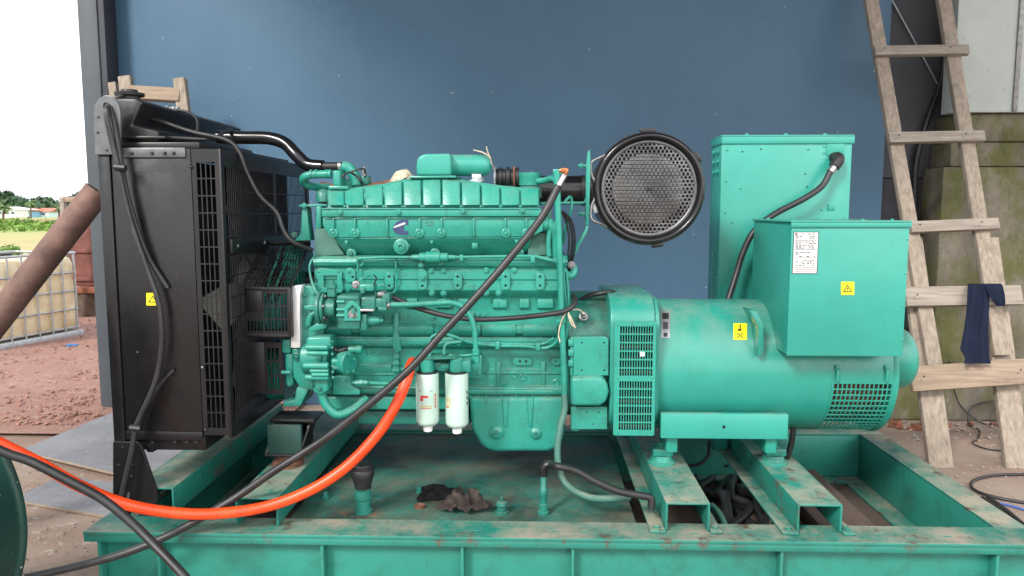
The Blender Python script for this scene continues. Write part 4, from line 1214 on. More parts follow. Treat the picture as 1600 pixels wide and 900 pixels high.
# cylinder heads and the intake housing
pbox("cylinder_head", 492, 330, 862, 400, 2.915, 3.28, "teal_dull", eng, .006)
prism("head_end", [(492, 357), (511, 357), (524, 373), (530, 386), (538, 398), (492, 401)], 2.872, 2.93, "teal_dull", eng, .004)
prism("head_end", [(828, 366), (862, 362), (862, 399), (824, 399)], 2.872, 2.93, "teal_dull", eng, .004)
Q4 = lambda x, y, *a: (440 + .3 * x, 220 + .3 * y, *a)
topx = [235, 326, 428, 528, 628, 728, 830, 932, 1036, 1138, 1241, 1342]
topy = [254, 252, 236, 224, 200, 196, 194, 201, 216, 231, 242, 247]
pts = [Q4(x, y, 2.885) for x, y in zip(topx, topy)] + [Q4(1345, 346, 2.832), Q4(238, 349, 2.832)]
prism("intake_cover", pts, 2.85, 3.15, "teal", eng, .006)
for i in range(11):
    xa, xb = topx[i] + 5, topx[i + 1] - 3
    pp = [Q4(xa, topy[i] + 7, 2.868), Q4(xb, topy[i + 1] + 7, 2.868), Q4(xb + 2, 336, 2.818), Q4(xa + 1, 337, 2.818)]
    bm = NB(); fr = px_front(pp, 2.82); add_poly(bm, fr, [q + Vector((0, .03, 0)) for q in fr]); done(bm, "cover_panel", "teal", eng, .006, 3)
    if 0 < i: pbolt(eng, *Q4(topx[i] + 2, 341), 2.826, 1.6)
prism("intake_flange", [Q4(208, 352), Q4(1348, 348), Q4(1362, 394), Q4(206, 396)], 2.808, 2.95, "teal", eng, .004)
pbox("flange_seam", 502, 325, 843, 327, 2.803, 2.81, "teal", eng, .001)
for x, y in ((305, 373), (610, 372), (945, 368), (1253, 365)): pbolt(eng, *Q4(x, y), 2.806, 3.2)
prism("intake_housing", [Q4(212, 398), Q4(1362, 396), Q4(1362, 470), Q4(1300, 500), Q4(270, 505), Q4(235, 475), Q4(212, 440)], 2.822, 3.0, "teal", eng, .005)
bm = NB()
fr = px_front([Q4(270, 506, 2.823), Q4(1300, 501, 2.823), Q4(1290, 560, 2.868), Q4(1262, 596, 2.905), Q4(345, 598, 2.905), Q4(318, 570, 2.875)], 2.83)
add_poly(bm, fr, [Vector((p_.x, 3.0, p_.z)) for p_ in fr]); done(bm, "housing_belly", "teal", eng, .006, 3)
for x in (268, 380, 548, 718, 832, 1000, 1165, 1275): prism("rib", [Q4(x - 5, 402), Q4(x + 5, 402), Q4(x + 5, 498 if x in (548, 1000) else 470), Q4(x - 5, 498 if x in (548, 1000) else 470)], 2.812, 2.824, "teal", eng, .003)
for (xa, xb) in ((218, 268), (272, 378), (384, 546), (552, 716), (722, 830), (836, 998), (1004, 1163), (1169, 1273), (1279, 1360)): pbox("rib", *Q4(xa, 400), *Q4(xb, 405), 2.814, 2.824, "teal", eng, .002)
for x in (270, 383, 718, 830, 1168, 1275):
    q = W(*Q4(x, 480), 2.82); r_ = S(7.2, 2.82)
    lathe("bolt_boss", (q.x, 2.826, q.z), (0, -1, 0), [(0, r_), (.010, r_), (.012, r_ * .85), (.012, r_ * .62), (.008, r_ * .6)], "teal", eng, 18)
    bolt(eng, (q.x, 2.818, q.z), S(3.2, 2.82))
q = W(*Q4(630, 548), 2.86); r_ = S(12, 2.85)
prism("plug_pad", [Q4(588, 548), Q4(608, 520), Q4(652, 520), Q4(672, 548), Q4(652, 578), Q4(608, 578)], 2.838, 2.88, "teal", eng, .004)
lathe("core_plug", (q.x, 2.84, q.z), (0, -1, 0), [(0, r_), (.014, r_), (.017, r_ * .8), (.017, r_ * .6), (.026, r_ * .55), (.028, r_ * .3), (.020, r_ * .25)], "teal", eng, 20)
for x, y in ((335, 528), (780, 527), (1222, 523)): prism("tab", [Q4(x - 9, y - 8), Q4(x + 11, y - 8), Q4(x + 6, y + 11), Q4(x - 4, y + 11)], 2.825, 2.87, "teal", eng, .003)
pbox("tab", *Q4(990, 532), *Q4(1021, 563), 2.832, 2.88, "teal", eng, .003); pbolt(eng, *Q4(1006, 549), 2.832, 2.2)
for x, y in ((365, 585), (800, 583), (1235, 580)): q = W(*Q4(x, y), 2.88); lathe("bolt_boss", (q.x, 2.90, q.z), (0, -1, 0), [(0, .019), (.03, .019), (.032, .015)], "teal", eng, 14); bolt(eng, (q.x, 2.868, q.z), .008, "teal_grimy")
# maker's emblem: blue hooked letter with a white slash, and a small cast inscription
LYY = 2.8205
em = lambda x, y: Q4(620 + (x - 620) * 1.22, 452 + (y - 452) * 1.22)
lo = [W(*em(x, y), LYY) for x, y in ((652, 419), (622, 419), (602, 428), (590, 443), (586, 455), (590, 468), (602, 479), (622, 483), (652, 483), (652, 467), (634, 466), (634, 441), (652, 440))]
plate("emblem", [[(p_.x, p_.z) for p_ in lo][::-1]], LYY, .002, "print_blue", eng)
lo = [W(*em(x, y), LYY - .001) for x, y in ((588, 455), (592, 447), (638, 428), (641, 437))]
plate("emblem_slash", [[(p_.x, p_.z) for p_ in lo]], LYY - .0012, .001, "label_white", eng)
for k, (x, y, w) in enumerate(((772, 424, 50), (775, 440, 36))):
    for j in range(6): pbox("cast_mark", *Q4(x - w / 2 + j * w / 6, y - 4), *Q4(x - w / 2 + j * w / 6 + w / 9, y + 4), 2.8205, 2.823, "teal_dull", eng, 0)
# rail of the head, fuel line above the crankcase
tube("fuel_rail", [(560, 404, 2.83), (600, 402, 2.83), (640, 402, 2.83), (700, 402, 2.83), (760, 401, 2.83), (830, 400, 2.83)], .006, "teal", eng, 8, 2)
lathe("rail_valve", W(643, 402, 2.83), (1, 0, 0), [(0, .010), (.03, .012), (.032, .018), (.055, .018), (.057, .023), (.11, .023), (.112, .018), (.14, .017), (.142, .010), (.17, .009)], "teal", eng, 12)
pbox("rail_clip", 718, 398, 724, 408, 2.822, 2.84, "teal", eng, .002); pbox("rail_clip", 829, 399, 836, 411, 2.82, 2.85, "teal", eng, .003)
tube("drain_tube", [(559, 405, 2.835), (559, 420, 2.84), (560, 432, 2.84)], .004, "teal", eng, 6)
tube("fuel_line", [(618, 404, 2.84), (619, 430, 2.845), (618, 452, 2.845), (612, 458, 2.845), (600, 460, 2.85), (585, 459, 2.83)], .0045, "teal", eng, 6)
tube("front_line", [(492, 398, 2.86), (484, 415, 2.85), (486, 435, 2.84), (494, 455, 2.82), (502, 464, 2.80)], .005, "teal", eng, 6)
tube("rail_return", [(834, 400, 2.83), (850, 404, 2.83), (862, 407, 2.83), (872, 412, 2.84)], .007, "teal", eng, 8)
# intake elbow on top
ey0 = 2.88
prism("elbow_flange", [Q4(664, 182), Q4(908, 180), Q4(908, 194), Q4(660, 196)], 2.86, 3.12, "teal", eng, .005)
prism("elbow_body", [Q4(703, 180), Q4(700, 130), Q4(705, 95), Q4(722, 75), Q4(750, 67), Q4(880, 66), Q4(884, 130), Q4(882, 180)], ey0, 3.06, "teal_sheet", eng, .030, 5)
c0 = W(*Q4(868, 128), 2.965); c0.y = 2.965
rr = S(16.5, 2.95)
lathe("elbow_duct", (c0.x, 2.965, c0.z), (1, 0, 0), [(0, rr), (.115, rr), (.14, rr * .97), (.160, rr * .85), (.17, rr * .6), (.172, .02)], "teal_sheet", eng, 28, angle=60)
lathe("hose_band", (c0.x + .09, 2.97, c0.z - .06), (.35, 0, -1), [(0, .05), (.02, .05)], "galvanised", eng)
for x, w_ in ((1000, 40), ): pbox("silver_flange", *Q4(990, 172), *Q4(1040, 205), 2.94, 3.08, "galvanised", eng, .004)
for px, r_ in ((773, 13), (779, 15), (785, 13), (791, 16), (798, 13), (805, 15)):
    q = W(px, 277, 3.02); bm = NB(); add_cyl(bm, (q.x, 3.02, q.z), (q.x + .016, 3.02, q.z), S(r_, 3.0), 20); done(bm, "bellows_ring", "black_rubber", eng)
for px in (772, 802): q = W(px, 277, 3.02); bm = NB(); add_cyl(bm, (q.x, 3.02, q.z), (q.x + .008, 3.02, q.z), S(17, 3.0), 24); done(bm, "hose_clamp", "rust_brown" if px == 802 else "galvanised", eng)
tube("tie_wire", [Q4(1000, 48, 2.93), Q4(1050, 62, 2.92), Q4(1082, 85, 2.92), Q4(1095, 120, 2.93), Q4(1108, 150, 2.95)], .0025, "plaster_white", eng, 5)
tube("tie_wire", [Q4(1066, 30, 2.93), Q4(1075, 62, 2.92), Q4(1090, 95, 2.92)], .0025, "plaster_white", eng, 5)
# wrapped exhaust and rusty turbo behind
q = W(631, 279, 3.12)
bm = NB(); add_lathe(bm, (q.x, 3.14, q.z - .02), (0, -1, .1), [(0, .045), (.02, .055), (.05, .052), (.065, .035), (.07, .01)], 18)
rnd = random.Random(3)
for v in bm.verts: v.co += Vector((rnd.uniform(-1, 1), rnd.uniform(-1, 1), rnd.uniform(-1, 1))) * .006
done(bm, "lagged_turbo", "plaster_white", eng, angle=60)
bm = NB(); add_tube(bm, [W(500, 300, 3.42), W(530, 305, 3.42), W(600, 300, 3.42), W(640, 285, 3.35)], .05, 12, 4); done(bm, "exhaust_manifold", "rust_brown", eng)
# thermostat housing and coolant fittings, top left
thz = lambda x, y: W(*Q4(x, y), 2.95)
a, b = thz(190, 133), thz(325, 133)
bm = NB(); add_cyl(bm, a, b, S(6.5, 2.95), 18); done(bm, "rubber_sleeve", "black_rubber", eng)
for x in (192, 296): p_ = thz(x, 133); bm = NB(); add_cyl(bm, p_, p_ + Vector((.014, 0, 0)), S(7.5, 2.95), 18); done(bm, "hose_clamp", "steel", eng)
wtube("thermostat_elbow", [thz(318, 133), thz(345, 140), thz(365, 160), thz(385, 195), thz(390, 230)], S(8.5, 2.95), "teal", eng, 14)
tube("bypass_pipe", [Q4(255, 173, 2.90), Q4(190, 175, 2.90), Q4(140, 180, 2.90), Q4(113, 196, 2.91), Q4(118, 218, 2.93), Q4(150, 236, 2.95), Q4(200, 242, 2.98), Q4(250, 242, 3.0)], S(6.3, 2.9), "teal", eng, 14)
for x in (150, 175, 232, 248): p_ = W(*Q4(x, 173), 2.90); bm = NB(); add_cyl(bm, p_, p_ + Vector((.008, 0, 0)), S(7.3, 2.9), 16); done(bm, "hose_clamp", "teal", eng)
pbox("thermostat_box", *Q4(263, 152), *Q4(308, 240), 2.885, 2.97, "teal", eng, .010, 3)
pbox("thermostat_base", *Q4(240, 234), *Q4(346, 254), 2.87, 3.05, "teal", eng, .006)
pbox("thermostat_cover", *Q4(315, 200), *Q4(415, 250), 2.95, 3.08, "teal", eng, .012, 3)
pbox("valve_block", *Q4(415, 180), *Q4(452, 226), 2.93, 2.99, "teal_grimy", eng, .006)
tube("sensor_wire", [Q4(312, 190, 2.88), Q4(340, 168, 2.88), Q4(380, 155, 2.88), Q4(415, 146, 2.89), Q4(432, 150, 2.9), Q4(437, 178, 2.92)], .004, "black_cable", eng, 6)
lathe("sensor", W(*Q4(431, 182), 2.92), (0, 0, 1), [(0, .010), (.02, .010), (.022, .006), (.035, .006)], "dull_steel", eng, 8)
tube("small_hose", [Q4(352, 160, 2.9), Q4(385, 180, 2.9), Q4(410, 205, 2.9), Q4(420, 220, 2.92)], .005, "black_cable", eng, 6)
# front lifting bracket
prism("bracket_plate", [Q4(85, 334), Q4(235, 328), Q4(235, 342), Q4(88, 344)], 2.88, 2.98, "teal", eng, .003)
prism("fan_bracket", [Q4(105, 346), Q4(132, 346), Q4(138, 420), Q4(150, 520), Q4(65, 522), Q4(98, 480)], 2.90, 2.96, "teal", eng, .004)
pbolt(eng, *Q4(118, 338), 2.878, 3, "teal"); pbolt(eng, *Q4(66, 490), 2.92, 3.4, "teal_dull")
prism("head_post", [Q4(178, 342), Q4(205, 340), Q4(206, 458), Q4(176, 460)], 2.87, 2.95, "teal", eng, .006)
p_ = W(*Q4(219, 318), 2.9); lathe("cap_plug", p_, (0, 0, 1), [(0, .03), (.03, .03), (.045, .02), (.05, .008)], "teal_grimy", eng, 14)
# ---- gear case, fuel pump, lower pump on the left front
Q5 = lambda x, y, *a: (440 + x * .2445, 420 + y * .2445, *a)
prism("gear_case", [Q5(118, 104), Q5(200, 108), Q5(240, 150), Q5(260, 240), Q5(285, 360), Q5(230, 520), Q5(250, 760), Q5(190, 780), Q5(110, 755), Q5(70, 690), Q5(62, 510), Q5(118, 506)], 2.835, 2.98, "teal", eng, .008, 3)
prism("timing_strip", [Q5(62, 112), Q5(130, 104), Q5(118, 170), Q5(116, 300), Q5(118, 505), Q5(58, 505), Q5(60, 300)], 2.800, 2.85, "aluminium_strip", eng, .002)
for x, y in ((150, 168), (148, 285), (158, 370), (205, 160), (235, 182)): pbolt(eng, *Q5(x, y), 2.833, 2.6)
prism("drive_web", [Q5(140, 236), Q5(240, 225), Q5(240, 275), Q5(140, 262)], 2.80, 2.84, "teal", eng, .006)
prism("drive_web", [Q5(150, 365), Q5(160, 300), Q5(200, 270), Q5(250, 280), Q5(200, 300), Q5(180, 370)], 2.80, 2.84, "teal", eng, .006)
prism("pump_bracket", [Q5(165, 385), Q5(230, 345), Q5(290, 350), Q5(285, 380), Q5(185, 408)], 2.79, 2.88, "teal", eng, .006)
AY = 2.765
az = W(*Q5(300, 250), AY).z
def xl(name, xa, xb, r, mat, z=None, Y=AY, n=26, ch=.003, parent=None):
    x0, x1 = W(440 + xa * .2445, 480, Y).x, W(440 + xb * .2445, 480, Y).x
    bm = NB(); add_lathe(bm, (x0, Y, az if z is None else z), (1, 0, 0), [(0, r - ch), (ch, r), (x1 - x0 - ch, r), (x1 - x0, r - ch)], n)
    return done(bm, name, mat, parent or eng)
u_ = S(1, AY) * .2445
xl("pump_flange", 235, 260, 105 * u_, "teal_grimy"); xl("pump_flange", 261, 282, 96 * u_, "teal_grimy"); xl("pump_neck", 283, 350, 62 * u_, "teal_grimy")
for k in range(6):
    a = R(60 * k + 15); bolt(eng, (W(*Q5(283, 250), AY).x, AY - 80 * u_ * math.cos(a), az + 80 * u_ * math.sin(a)), 9 * u_, "dull_steel", 'hex', (1, 0, 0))
lathe("sight_plug", W(*Q5(322, 175), AY - .03), (0, 0, 1), [(0, .018), (.03, .018), (.032, .022), (.045, .022), (.047, .012), (.06, .012)], "teal_grimy", eng, 8)
pbox("pump_body", *Q5(350, 172), *Q5(500, 390), 2.71, 2.83, "teal_grimy", eng, .007, 3)
pbox("pump_cover", *Q5(358, 176), *Q5(492, 200), 2.704, 2.72, "teal_grimy", eng, .003)
for y in (210, 260, 298): 
    a, b = W(*Q5(352, y), 2.706), W(*Q5(404, y), 2.706); bm = NB(); add_cyl(bm, a, b, 10 * u_, 12); done(bm, "pump_screw", "teal", eng)
pplate("lever_plate", [Q5(403, 330), Q5(500, 330), Q5(500, 246), Q5(455, 206), Q5(440, 208), Q5(403, 248)], [[Q5(420, 318), Q5(484, 318), Q5(484, 256), Q5(452, 228), Q5(420, 258)]], 2.700, .010, "teal", eng)
q = W(*Q5(456, 292), 2.71); lathe("throttle_shaft", (q.x, 2.712, q.z), (0, -1, 0), [(0, .018), (.008, .018), (.009, .009), (.022, .008)], "dull_steel", eng, 10)
prism("throttle_lever", [Q5(445, 255), Q5(465, 252), Q5(470, 300), Q5(445, 300)], 2.698, 2.704, "teal_grimy", eng, .001)
pbox("pump_end", *Q5(501, 180), *Q5(600, 272), 2.72, 2.82, "teal_grimy", eng, .008, 3)
pbox("pump_end_lower", *Q5(501, 290), *Q5(545, 395), 2.715, 2.82, "teal_grimy", eng, .006)
bm = NB(); a = W(*Q5(545, 330), 2.75); add_lathe(bm, a, (1, 0, 0), [(0, 34 * u_), (50 * u_, 32 * u_), (72 * u_, 22 * u_), (84 * u_, 20 * u_), (86 * u_, 13 * u_), (104 * u_, 12 * u_)], 16); done(bm, "governor_barrel", "teal", eng)
pbox("governor_screw", *Q5(500, 258), *Q5(590, 274), 2.70, 2.72, "steel", eng, .003)
pbox("solenoid", *Q5(490, 96), *Q5(590, 146), 2.735, 2.80, "teal", eng, .008, 3); pbox("solenoid_seat", *Q5(500, 120), *Q5(530, 158), 2.725, 2.80, "teal_grimy", eng, .004)
q = W(*Q5(472, 104), 2.735); lathe("fitting", (q.x, 2.76, q.z), (0, -1, 0), [(0, .016), (.02, .016), (.022, .010), (.03, .010)], "dull_steel", eng, 8)
for (x, y, w, h, m) in ((600, 190, 70, 60, "teal_grimy"), (610, 150, 45, 28, "dull_steel"), (640, 160, 50, 60, "teal_grimy"), (575, 225, 50, 22, "teal"), (612, 245, 60, 26, "teal_grimy")): pbox("fitting", *Q5(x, y), *Q5(x + w, y + h), 2.725 + .004 * (x % 3), 2.79, m, eng, .005)
xl("union_nut", 640, 680, 17 * u_, "steel", W(*Q5(660, 230), AY).z, 2.74, 6, .002); xl("union_nut", 680, 694, 24 * u_, "dull_steel", W(*Q5(660, 230), AY).z, 2.742, 6, .002)
tube("solenoid_wire", [Q5(590, 40, 2.80), Q5(605, 60, 2.78), Q5(600, 80, 2.76), Q5(590, 110, 2.74)], .003, "black_cable", eng, 5)
tube("bleed_line", [Q5(410, 160, 2.79), Q5(440, 125, 2.78), Q5(470, 92, 2.78), Q5(520, 60, 2.79), Q5(570, 38, 2.80)], .004, "teal", eng, 6)
tube("fuel_pipe", [Q5(694, 231, 2.74), Q5(760, 230, 2.75), (640, 476, 2.76), (680, 474, 2.77), (705, 473, 2.77), (722, 479, 2.77), (735, 494, 2.77), (741, 513, 2.77), (743, 535, 2.77), (743.5, 552, 2.77)], S(4.4, 2.77), "teal", eng, 12)
for y0_, y1_, r_ in ((545, 555, 6), (556, 568, 7)): a = W(743.5, y0_, 2.77); b = W(743.5, y1_, 2.77); bm = NB(); add_cyl(bm, a, b, S(r_, 2.77), 8); done(bm, "pipe_union", "teal", eng)
# lower front pump: stepped drum with lobes
WYp = 2.775
wz = W(*Q5(250, 590), WYp).z
def xw(name, xa, xb, r, mat="teal", dz=0, Y=WYp, n=28, ch=.004):
    x0, x1 = W(440 + xa * .2445, 565, Y).x, W(440 + xb * .2445, 565, Y).x
    bm = NB(); add_lathe(bm, (x0, Y, wz + dz), (1, 0, 0), [(0, r - ch), (ch, r), (x1 - x0 - ch, r), (x1 - x0, r - ch)], n)
    return done(bm, name, mat, eng)
xw("pump_drum", 150, 292, 118 * u_, Y=2.86); xw("pump_rim", 292, 322, 128 * u_, Y=2.86)
prism("pump_crown", [Q5(158, 436), Q5(312, 432), Q5(318, 520), Q5(150, 528)], 2.765, 2.86, "teal", eng, .010, 3)
for dy, xa, r_, Y in ((-95, 160, 20, 2.765), (-60, 165, 16, 2.752), (18, 140, 22, 2.738), (52, 180, 16, 2.742), (100, 150, 20, 2.752), (78, 190, 14, 2.742)):
    xw("pump_lobe", xa, 300, r_ * u_, dz=-dy * u_, Y=Y, n=14, ch=.002)
for dy, Y in ((-130, 2.78), (-95, 2.76), (-55, 2.75), (20, 2.735), (60, 2.74), (100, 2.75)):
    bolt(eng, (W(440 + 322 * .2445, 565, Y).x, Y, wz - dy * u_), 10 * u_, "teal", 'hex', (1, 0, 0))
q = W(*Q5(97, 560), 2.83); lathe("cover_plug", (q.x, 2.836, q.z), (0, -1, 0), [(0, S(7, 2.8)), (.010, S(7, 2.8)), (.012, S(5, 2.8)), (.008, S(4.5, 2.8)), (.014, S(3, 2.8)), (.015, S(1, 2.8))], "teal_grimy", eng, 16)
xw("pump_outlet", 322, 395, 26 * u_, dz=0, Y=2.77); xw("pump_outlet", 322, 385, 14 * u_, dz=-40 * u_, Y=2.76)
q = W(*Q5(428, 610), 2.76)
bm = NB(); add_lathe(bm, (q.x - .035, 2.80, q.z), (1, -.55, 0), [(0, 74 * u_), (.022, 78 * u_), (.035, 78 * u_), (.040, 70 * u_)], 24); done(bm, "pump_end_cover", "teal", eng)
for a in (30, 100, 170, 240, 310): bolt(eng, (q.x + .004 + .02 * math.cos(R(a)), 2.765 - .03 * 0, q.z + 62 * u_ * math.sin(R(a))), 8 * u_, "teal", 'hex', (1, -.55, 0))
prism("mount_plate", [Q5(326, 685), Q5(440, 685), Q5(446, 745), Q5(500, 778), Q5(500, 806), Q5(326, 806)], 2.83, 2.90, "teal", eng, .004)
for x, y in ((358, 708), (426, 708)): pbolt(eng, *Q5(x, y), 2.829, 3.2)
tube("dipstick_tube", [Q5(450, 728, 2.82), Q5(550, 728, 2.83), Q5(740, 740, 2.84), (640, 603, 2.84)], .008, "teal", eng, 8)
lathe("union_nut", W(*Q5(470, 727), 2.82), (1, 0, 0), [(0, .012), (.03, .013), (.032, .010), (.05, .010)], "teal", eng, 6)
tube("oil_pipe", [Q5(255, 790, 2.80), Q5(270, 840, 2.80), Q5(300, 890, 2.80), (528, 648, 2.80), (548, 642, 2.82), (560, 634, 2.84), (572, 622, 2.87)], S(7.2, 2.8), "teal", eng, 14)
prism("pump_foot", [Q5(185, 700), Q5(290, 690), Q5(300, 780), Q5(250, 815), Q5(200, 790)], 2.77, 2.86, "teal", eng, .010, 3)
for x, y in ((190, 740), (205, 705), (240, 765)): pbolt(eng, *Q5(x, y), 2.765, 3.0, "teal_grimy")
tube("harness_plug", [Q5(330, 500, 2.80), Q5(360, 525, 2.79), Q5(400, 515, 2.79), Q5(430, 505, 2.80)], .008, "black_rubber", eng, 8)
lathe("oil_switch", W(*Q5(430, 515), 2.80), (1, 0, 0), [(0, .013), (.03, .013), (.032, .017), (.05, .016), (.055, .008)], "teal", eng, 10)
# crank nose and front support
pbox("nose_block", *Q5(0, 450), *Q5(58, 540), 2.84, 2.95, "teal", eng, .006)
pbox("nose_column", *Q5(20, 540), *Q5(75, 750), 2.85, 2.95, "teal", eng, .008)
a, b = W(*Q5(0, 662), 2.83), W(*Q5(60, 662), 2.83); bm = NB(); add_cyl(bm, a, b, 14 * u_, 12); done(bm, "stub_shaft", "teal", eng); pbolt(eng, *Q5(50, 735), 2.84, 3)
prism("front_support", [Q5(95, 755), Q5(170, 775), Q5(120, 880), Q5(5, 882), Q5(10, 850), Q5(80, 840)], 2.82, 2.98, "teal", eng, .006)
# pulleys behind the belt guard
for (pxa, pxb, py, r_, Y) in ((400, 452, 490, 34, 2.98), (455, 480, 420, 40, 3.1), (425, 452, 580, 45, 3.05)):
    a, b = W(pxa, py, Y), W(pxb, py, Y); L = b.x - a.x
    prof = []
    for k in range(6): s = L * k / 6; prof += [(s, S(r_, Y)), (s + L / 14, S(r_, Y)), (s + L / 9, S(r_ * .86, Y))]
    lathe("pulley", (a.x, Y, a.z), (1, 0, 0), prof + [(L, S(r_, Y))], "teal", eng, 28)
for k in range(4): bm = NB(); add_tube(bm, [W(440 + 7 * k, 385, 3.06), W(410 + 7 * k, 470, 2.90)], .005, 6, 1); done(bm, "belt", "black_rubber" if k % 2 else "teal", eng)
a = W(470, 400, 3.11); bm = NB(); add_cyl(bm, (rx1 + .05, 3.11, 1.30), (a.x + .1, 3.11, 1.30), .04, 14); done(bm, "fan_shaft", "black_paint", eng)
# fuel filters and their head
prism("filter_plate", [(653, 557, 2.76), (708, 556, 2.76), (716, 550, 2.83), (668, 551, 2.83), (708, 559.5, 2.76), (653, 560.5, 2.76)][:2] + [(712, 561), (653, 562)], 2.67, 2.80, "teal", eng, .002)
pbox("filter_bracket", 640, 566, 720, 580, 2.72, 2.89, "teal", eng, .005)
for px in (667.5, 713.5):
    q = W(px, 574, 2.70); bm = NB(); add_cyl(bm, (q.x, 2.70, q.z - .03), (q.x, 2.70, q.z + .035), S(11, 2.7), 18); done(bm, "filter_head", "teal", eng)
pbox("filter_arm", 688, 568, 702, 576, 2.71, 2.74, "teal", eng, .004); pbox("filter_side", 720, 564, 735, 582, 2.69, 2.75, "teal", eng, .004); pbox("filter_side", 636, 566, 655, 582, 2.70, 2.78, "teal", eng, .004)
pbox("backing_plate", 724, 555, 753, 592, 2.86, 2.91, "teal", eng, .004); pbolt(eng, 748, 583, 2.86, 2.5)
for px in (671, 704): pbolt(eng, px, 555, 2.68, 2.6, "teal", 'dome')
tube("filter_line", [(672, 553, 2.74), (677, 542, 2.76), (690, 536, 2.79), (712, 535, 2.82)], .006, "teal", eng, 8)
tube("filter_line", [(694, 555, 2.74), (694, 545, 2.76), (699, 537, 2.78), (720, 534, 2.80)], .006, "teal", eng, 8)
tube("filter_line", [(668, 560, 2.74), (670, 540, 2.78), (674, 527, 2.81), (690, 521, 2.82), (710, 526, 2.82), (735, 535, 2.83), (776, 540, 2.84), (820, 541, 2.84), (850, 544, 2.84), (868, 536, 2.83), (874, 522, 2.82), (876, 505, 2.82)], .0065, "teal", eng, 8)
tube("filter_line", [(708, 528, 2.83), (740, 534, 2.835), (780, 537, 2.845), (820, 538, 2.845), (848, 537, 2.84), (866, 528, 2.83)], .0055, "teal", eng, 8)
tube("filter_line", [(706, 556, 2.75), (720, 556, 2.78), (733, 555, 2.78), (742, 553, 2.77)], .006, "teal", eng, 8)
tube("filter_line", [(646, 582, 2.78), (640, 595, 2.78), (632, 602, 2.80), (624, 600, 2.82), (620, 594, 2.84)], .009, "teal", eng, 8)
for px, py in ((715, 534), (777, 540), (840, 542)): pbox("line_clip", px - 3, py - 6, px + 4, py + 6, 2.825, 2.85, "teal", eng, .003)
for i, (px, yt, yb) in enumerate(((667.5, 582, 664), (713.5, 582, 667))):
    a, b = W(px, yt, 2.70), W(px, yb, 2.70); L = a.z - b.z; r_ = S(18.4, 2.70)
    ft = lathe("fuel_filter", (a.x, 2.70, b.z), (0, 0, 1), [(0, r_ * .55), (.004, r_ * .8), (.014, r_ * .97), (.02, r_), (L - .006, r_), (L - .002, r_ * .98), (L, r_ * .9)], "filter_white", eng, 40)
    lathe("gasket", (a.x, 2.70, a.z), (0, 0, 1), [(0, r_ * .93), (.006, r_ * .93)], "black_rubber", ft)
    lathe("drain_knob", (a.x, 2.70, b.z), (0, 0, -1), [(0, r_ * .42), (.004, r_ * .44), (.022, r_ * .40), (.026, r_ * .2)], "white_plastic", ft, 10)
    # print on the can
    def can(name, x0_, x1_, y0_, y1_, m):
        """a patch of print wrapped on the can: pixels from the can's axis and from its top"""
        bm = NB(); n_ = 6; g_ = []
        for k in range(n_ + 1):
            x_ = S(x0_ + (x1_ - x0_) * k / n_, 2.70); x_ = max(-r_ * .98, min(r_ * .98, x_))
            yy = 2.70 - math.sqrt(r_ * r_ - x_ * x_) - .0006
            g_.append([bm.verts.new((a.x + x_, yy, a.z - S(t, 2.66))) for t in (y0_, y1_)])
        for p0, p1 in zip(g_, g_[1:]): bm.faces.new((p0[0], p1[0], p1[1], p0[1]))
        done(bm, name, m, ft)
    if i == 0:
        can("print_block", -9, -4.5, 38, 43, "print_red"); can("print_name", -9, 4, 34, 37.5, "print_red")
        can("print_rule", -9, 8.5, 54, 55.2, "print_red")
        for k in range(7): can("print_number", -9 + 2.5 * k, -7.2 + 2.5 * k, 50, 52.5, "print_gold")
        for k in range(6): can("print_margin", 13.2, 15.2, 32 + 4 * k, 34.5 + 4 * k, "print_red")
        can("print_mark", -12, -8, 26.5, 27.5, "print_grey"); can("print_mark", 6, 10.5, 26, 27, "print_grey")
    else:
        for k in range(5): can("print_gold_line", -17, -6 - k % 2 * 2, 38 + 3 * k, 39.2 + 3 * k, "print_gold")
        can("print_rule", -17, -11, 53, 55, "print_red")
        for k in range(3): can("print_margin", 16.4, 17.9, 28 + 9 * k, 34 + 9 * k, "print_grey")
# ---- right end of the engine
lathe("rear_plug", W(841, 350, 2.86), (1, 0, 0), [(0, .028), (.035, .028), (.04, .022), (.055, .02), (.057, .012), (.075, .012)], "teal", eng, 16)
tube("coolant_riser", [(856, 350, 2.86), (864, 357, 2.86), (868, 372, 2.87), (867, 400, 2.88), (866, 420, 2.90)], .022, "teal", eng, 12)
lathe("breather", W(827, 290, 3.0), (0, 0, 1), [(0, .042), (.03, .044), (.035, .046), (.05, .046), (.054, .02)], "teal", eng, 22)
lathe("breather_base", W(829, 309, 3.0), (0, 0, 1), [(0, .045), (.045, .045)], "teal_dull", eng, 22)
tube("breather_pipe", [(838, 283, 2.98), (850, 282, 2.96), (862, 279, 2.93), (870, 282, 2.90)], .013, "teal", eng, 10)
tube("drain_pipe", [(870, 268, 2.80), (872, 330, 2.80), (875, 420, 2.80), (878, 500, 2.80), (881, 580, 2.80), (882, 616, 2.80)], S(5, 2.8), "teal", eng, 12)
pbox("pipe_bracket", 864, 264, 880, 274, 2.80, 2.84, "teal", eng, .003)
tube("drain_hose", [(882, 616, 2.80), (882, 640, 2.79), (875, 670, 2.77), (871, 700, 2.76), (873, 730, 2.74), (884, 755, 2.70), (905, 771, 2.67), (935, 779, 2.655), (985, 777, 2.66)], S(5.2, 2.8), "teal_dull", eng, 12)
tube("small_pipe", [(881, 318, 2.86), (889, 308, 2.87), (893, 312, 2.88), (892, 330, 2.88), (884, 352, 2.90), (880, 380, 2.92)], .006, "teal", eng, 8)
tube("small_pipe", [(859, 360, 2.85), (857, 380, 2.85), (858, 400, 2.85)], .010, "teal", eng, 8)
